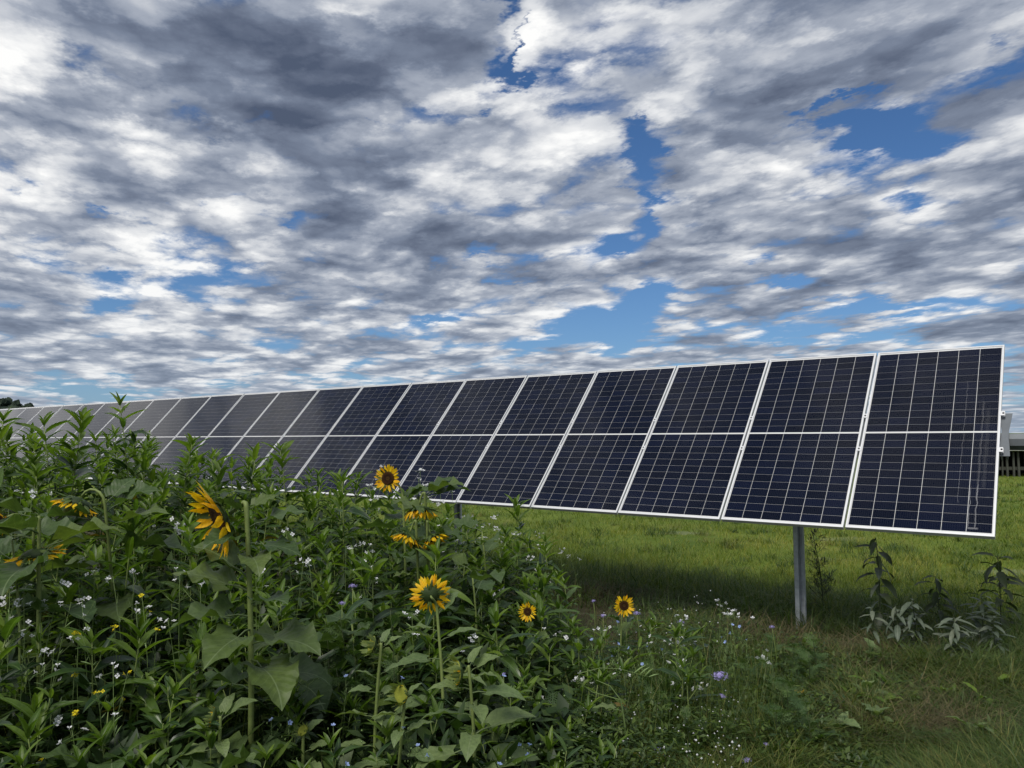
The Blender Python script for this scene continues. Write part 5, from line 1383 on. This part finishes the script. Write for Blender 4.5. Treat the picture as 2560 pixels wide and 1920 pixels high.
# ------------------------------------------------------------------ plants below and behind the panels at right
def drooping(px, py, D, H, n, lab, leaves, el0, el1, ll, grp='grey-leaved plants below the end panel', base_px=None):
    t_ = at_depth(px, py, D); x, y = t_.x, t_.y; z0 = gz(x, y)
    o = empty('grey_leaved_plant', lab, 'plant', (x, y, z0), grp)
    pts = curve_pts((0, 0, -0.04), (U(-0.03, 0.03), 0, t_.z - z0), 6)
    b = MB(); b.tube(pts, [0.006 * (1 - 0.5 * i / 6) for i in range(7)], 5); link('stem', b.mesh('stem', M_stem_dark), o)
    az = U(0, 6)
    for i in range(n):
        t = 1 - H * i / n
        link('leaf', rnd.choice(leaves), o, lmat(along(pts, t), az, math.radians(U(el0, el1)), ll * U(0.75, 1.15), U(-0.4, 0.4))); az += 2.4


drooping(2285, 1500, 6.3, 0.8, 44, 'grey-leaved wilting bush left of the pair under the end panel', GREYL, -50, 35, 0.17)
drooping(2240, 1515, 6.3, 0.75, 20, 'smaller grey-leaved plant leaning on the left wilting bush', GREYL, -50, 30, 0.16)
drooping(2380, 1545, 6.0, 0.8, 38, 'grey-leaved bush with pointed leaves hanging over dark grass', GREYL, -50, 30, 0.17)
drooping(2445, 1490, 6.4, 0.85, 46, 'grey-leaved bush at right with pale spreading leaves', GREYL, -45, 40, 0.16)
drooping(2480, 1540, 6.2, 0.8, 30, 'low grey-leaved plant at the right of the bushes', GREYL, -45, 35, 0.15)
drooping(2186, 1345, 6.7, 0.72, 26, 'slender plant with hanging leaves just below the end panel', GREYL + DSUNL, -50, 10, 0.19)
drooping(2176, 1520, 6.4, 0.5, 11, 'pale-leaved small plant below the slender one', GREYL, -40, 10, 0.14)
drooping(2490, 1392, 7.0, 0.85, 34, 'dark drooping plant at right behind the grey bushes', DSUNL, -35, 25, 0.21)
drooping(2345, 1440, 7.0, 0.6, 18, 'dark small plant behind the grey bushes', DSUNL, -40, 10, 0.17)
# dark seedy weed behind the post
t_ = at_depth(2028, 1322, 7.75)
o = empty('dark_weed', 'dark dried weed with fine twigs right of the steel post', 'plant', (t_.x + 0.10, t_.y, gz(t_.x, t_.y)))
pts = curve_pts((0, 0, -0.04), (-0.10, 0, t_.z), 8, Vector((0.03, 0, 0)))
b = MB(); b.tube(pts, [0.007 * (1 - 0.6 * i / 8) for i in range(9)], 5)
twigs = []
for i in range(46):
    t = U(0.15, 0.97); p = along(pts, t); a = U(0, 6.3); ln = U(0.06, 0.24) * (1.15 - 0.7 * t)
    e = p + Vector((math.cos(a) * 0.9, math.sin(a) * 0.9, 0.75)) * ln
    b.tube([p, p.lerp(e, 0.5) - Vector((0, 0, 0.01)), e], [0.003, 0.002, 0.0012], 3); twigs.append((p, e, a))
link('stem', b.mesh('stem', M_stem_dark), o)
for (p, e, a) in twigs:
    for k in range(7): link('leaf', rnd.choice(DARKL), o, lmat(p.lerp(e, U(0.15, 1.0)), a + U(-1.2, 1.2), U(-0.2, 0.9), U(0.045, 0.10)))
# bright weed rosette in the right foreground, broad blades and dark grass tufts
for (px, py, n, ll, lab) in ((2200, 1790, 9, 0.17, 'bright green broad-leaved weed in the right foreground grass'), (2130, 1780, 6, 0.12, 'smaller green weed left of the bright broad-leaved weed'), (2005, 1890, 8, 0.22, 'grassy weed with long leaves at the bottom edge'), (2380, 1700, 7, 0.14, 'leafy weed in the dark grass below the grey bushes'), (2500, 1720, 7, 0.13, 'leafy weed at the right edge in the long grass'), (2540, 1890, 6, 0.16, 'bright weed in the bottom right corner'), (1430, 1860, 6, 0.13, 'yellow-green leafy weed near the bottom edge'), (1700, 1905, 7, 0.14, 'lance-leaved weed at the bottom edge between the lilac flowers'), (2250, 1910, 6, 0.10, 'pale low weed at the bottom edge')):
    g = on_ground(px, py); o = empty('leafy_weed', lab, 'plant', (g.x, g.y, gz(g.x, g.y)), 'low leafy weeds')
    b = MB(); b.tube([(0, 0, -0.03), (0, 0, 0.02), (0.005, 0, 0.06)], [0.006, 0.005, 0.003], 5); link('stem', b.mesh('stem', M_stem), o)
    for k in range(n): link('leaf', rnd.choice(WEEDL), o, lmat(Vector((0, 0, U(0.01, 0.05))), k * 2.4 + U(-0.4, 0.4), U(0.15, 1.0), ll * U(0.7, 1.1), U(-0.3, 0.3)))
for i in range(44):
    px, py = U(1880, 2570), U(1600, 1915); g = on_ground(px, py)
    if acr(g.x, g.y) > -0.15: continue
    o = empty('leafy_weed', 'small green weed in the rough grass, rooted ' + where(px, py), 'plant', (g.x, g.y, gz(g.x, g.y)), 'small weeds in the right foreground')
    b = MB(); hh = U(0.03, 0.12); b.tube([(0, 0, -0.03), (0, 0, hh * 0.5), (0.01, 0, hh)], [0.004, 0.004, 0.002], 4); link('stem', b.mesh('stem', M_stem), o)
    ms = rnd.choice((WEEDL, WEEDL, FERN, NIGER, PALE))
    for k in range(rnd.choice((6, 8, 10))): link('leaf', rnd.choice(ms), o, lmat(Vector((0, 0, U(0.01, hh))), k * 2.4 + U(-0.4, 0.4), U(0.1, 1.0), U(0.06, 0.13), U(-0.4, 0.4)))
def tuft(px, py, D, rad, n, h0, h1, mat, tint, label, name='grass_tuft', droop=(0.2, 1.0), lean=(0.0, 0.6)):
    g = on_ground(px, py)
    x = nrg.normal(g.x, rad, n); y = nrg.normal(g.y, rad * 0.7, n)
    blades(name, np.stack([x, y, bumps(x, y) - 0.01], 1), nrg.uniform(h0, h1, n), nrg.uniform(0.004, 0.008, n), nrg.uniform(*lean, n), nrg.uniform(*droop, n), mat, np.clip(nrg.normal(tint, 0.15, n), 0, 1), 4, label)
tuft(1680, 1790, 0, 0.10, 130, 0.35, 0.62, M_tall, 0.12, 'tuft of dark upright grass among the mixed flowers', droop=(0.0, 0.5), lean=(0.0, 0.25))
tuft(2330, 1690, 0, 0.20, 420, 0.25, 0.5, M_tall, 0.35, 'arching tuft of long grass below the grey bushes', droop=(0.5, 1.3))
tuft(2230, 1650, 0, 0.20, 380, 0.2, 0.45, M_dry, 0.45, 'arching tuft of straw-coloured grass left of the grey bushes', droop=(0.5, 1.3))
tuft(2520, 1700, 0, 0.22, 420, 0.2, 0.42, M_tall, 0.3, 'long green grass at the right edge', droop=(0.3, 1.2))
tuft(2060, 1640, 0, 0.25, 300, 0.12, 0.3, M_dry, 0.5, 'pale dry grass to the right of the post foot', droop=(0.4, 1.3))
tuft(1930, 1610, 0, 0.30, 420, 0.12, 0.34, M_dry, 0.3, 'brown dry grass around the post foot', droop=(0.4, 1.3))
tuft(1440, 1500, 0, 0.32, 420, 0.2, 0.42, M_dry, 0.25, 'brown dry grass behind the small sunflowers', droop=(0.3, 1.2))
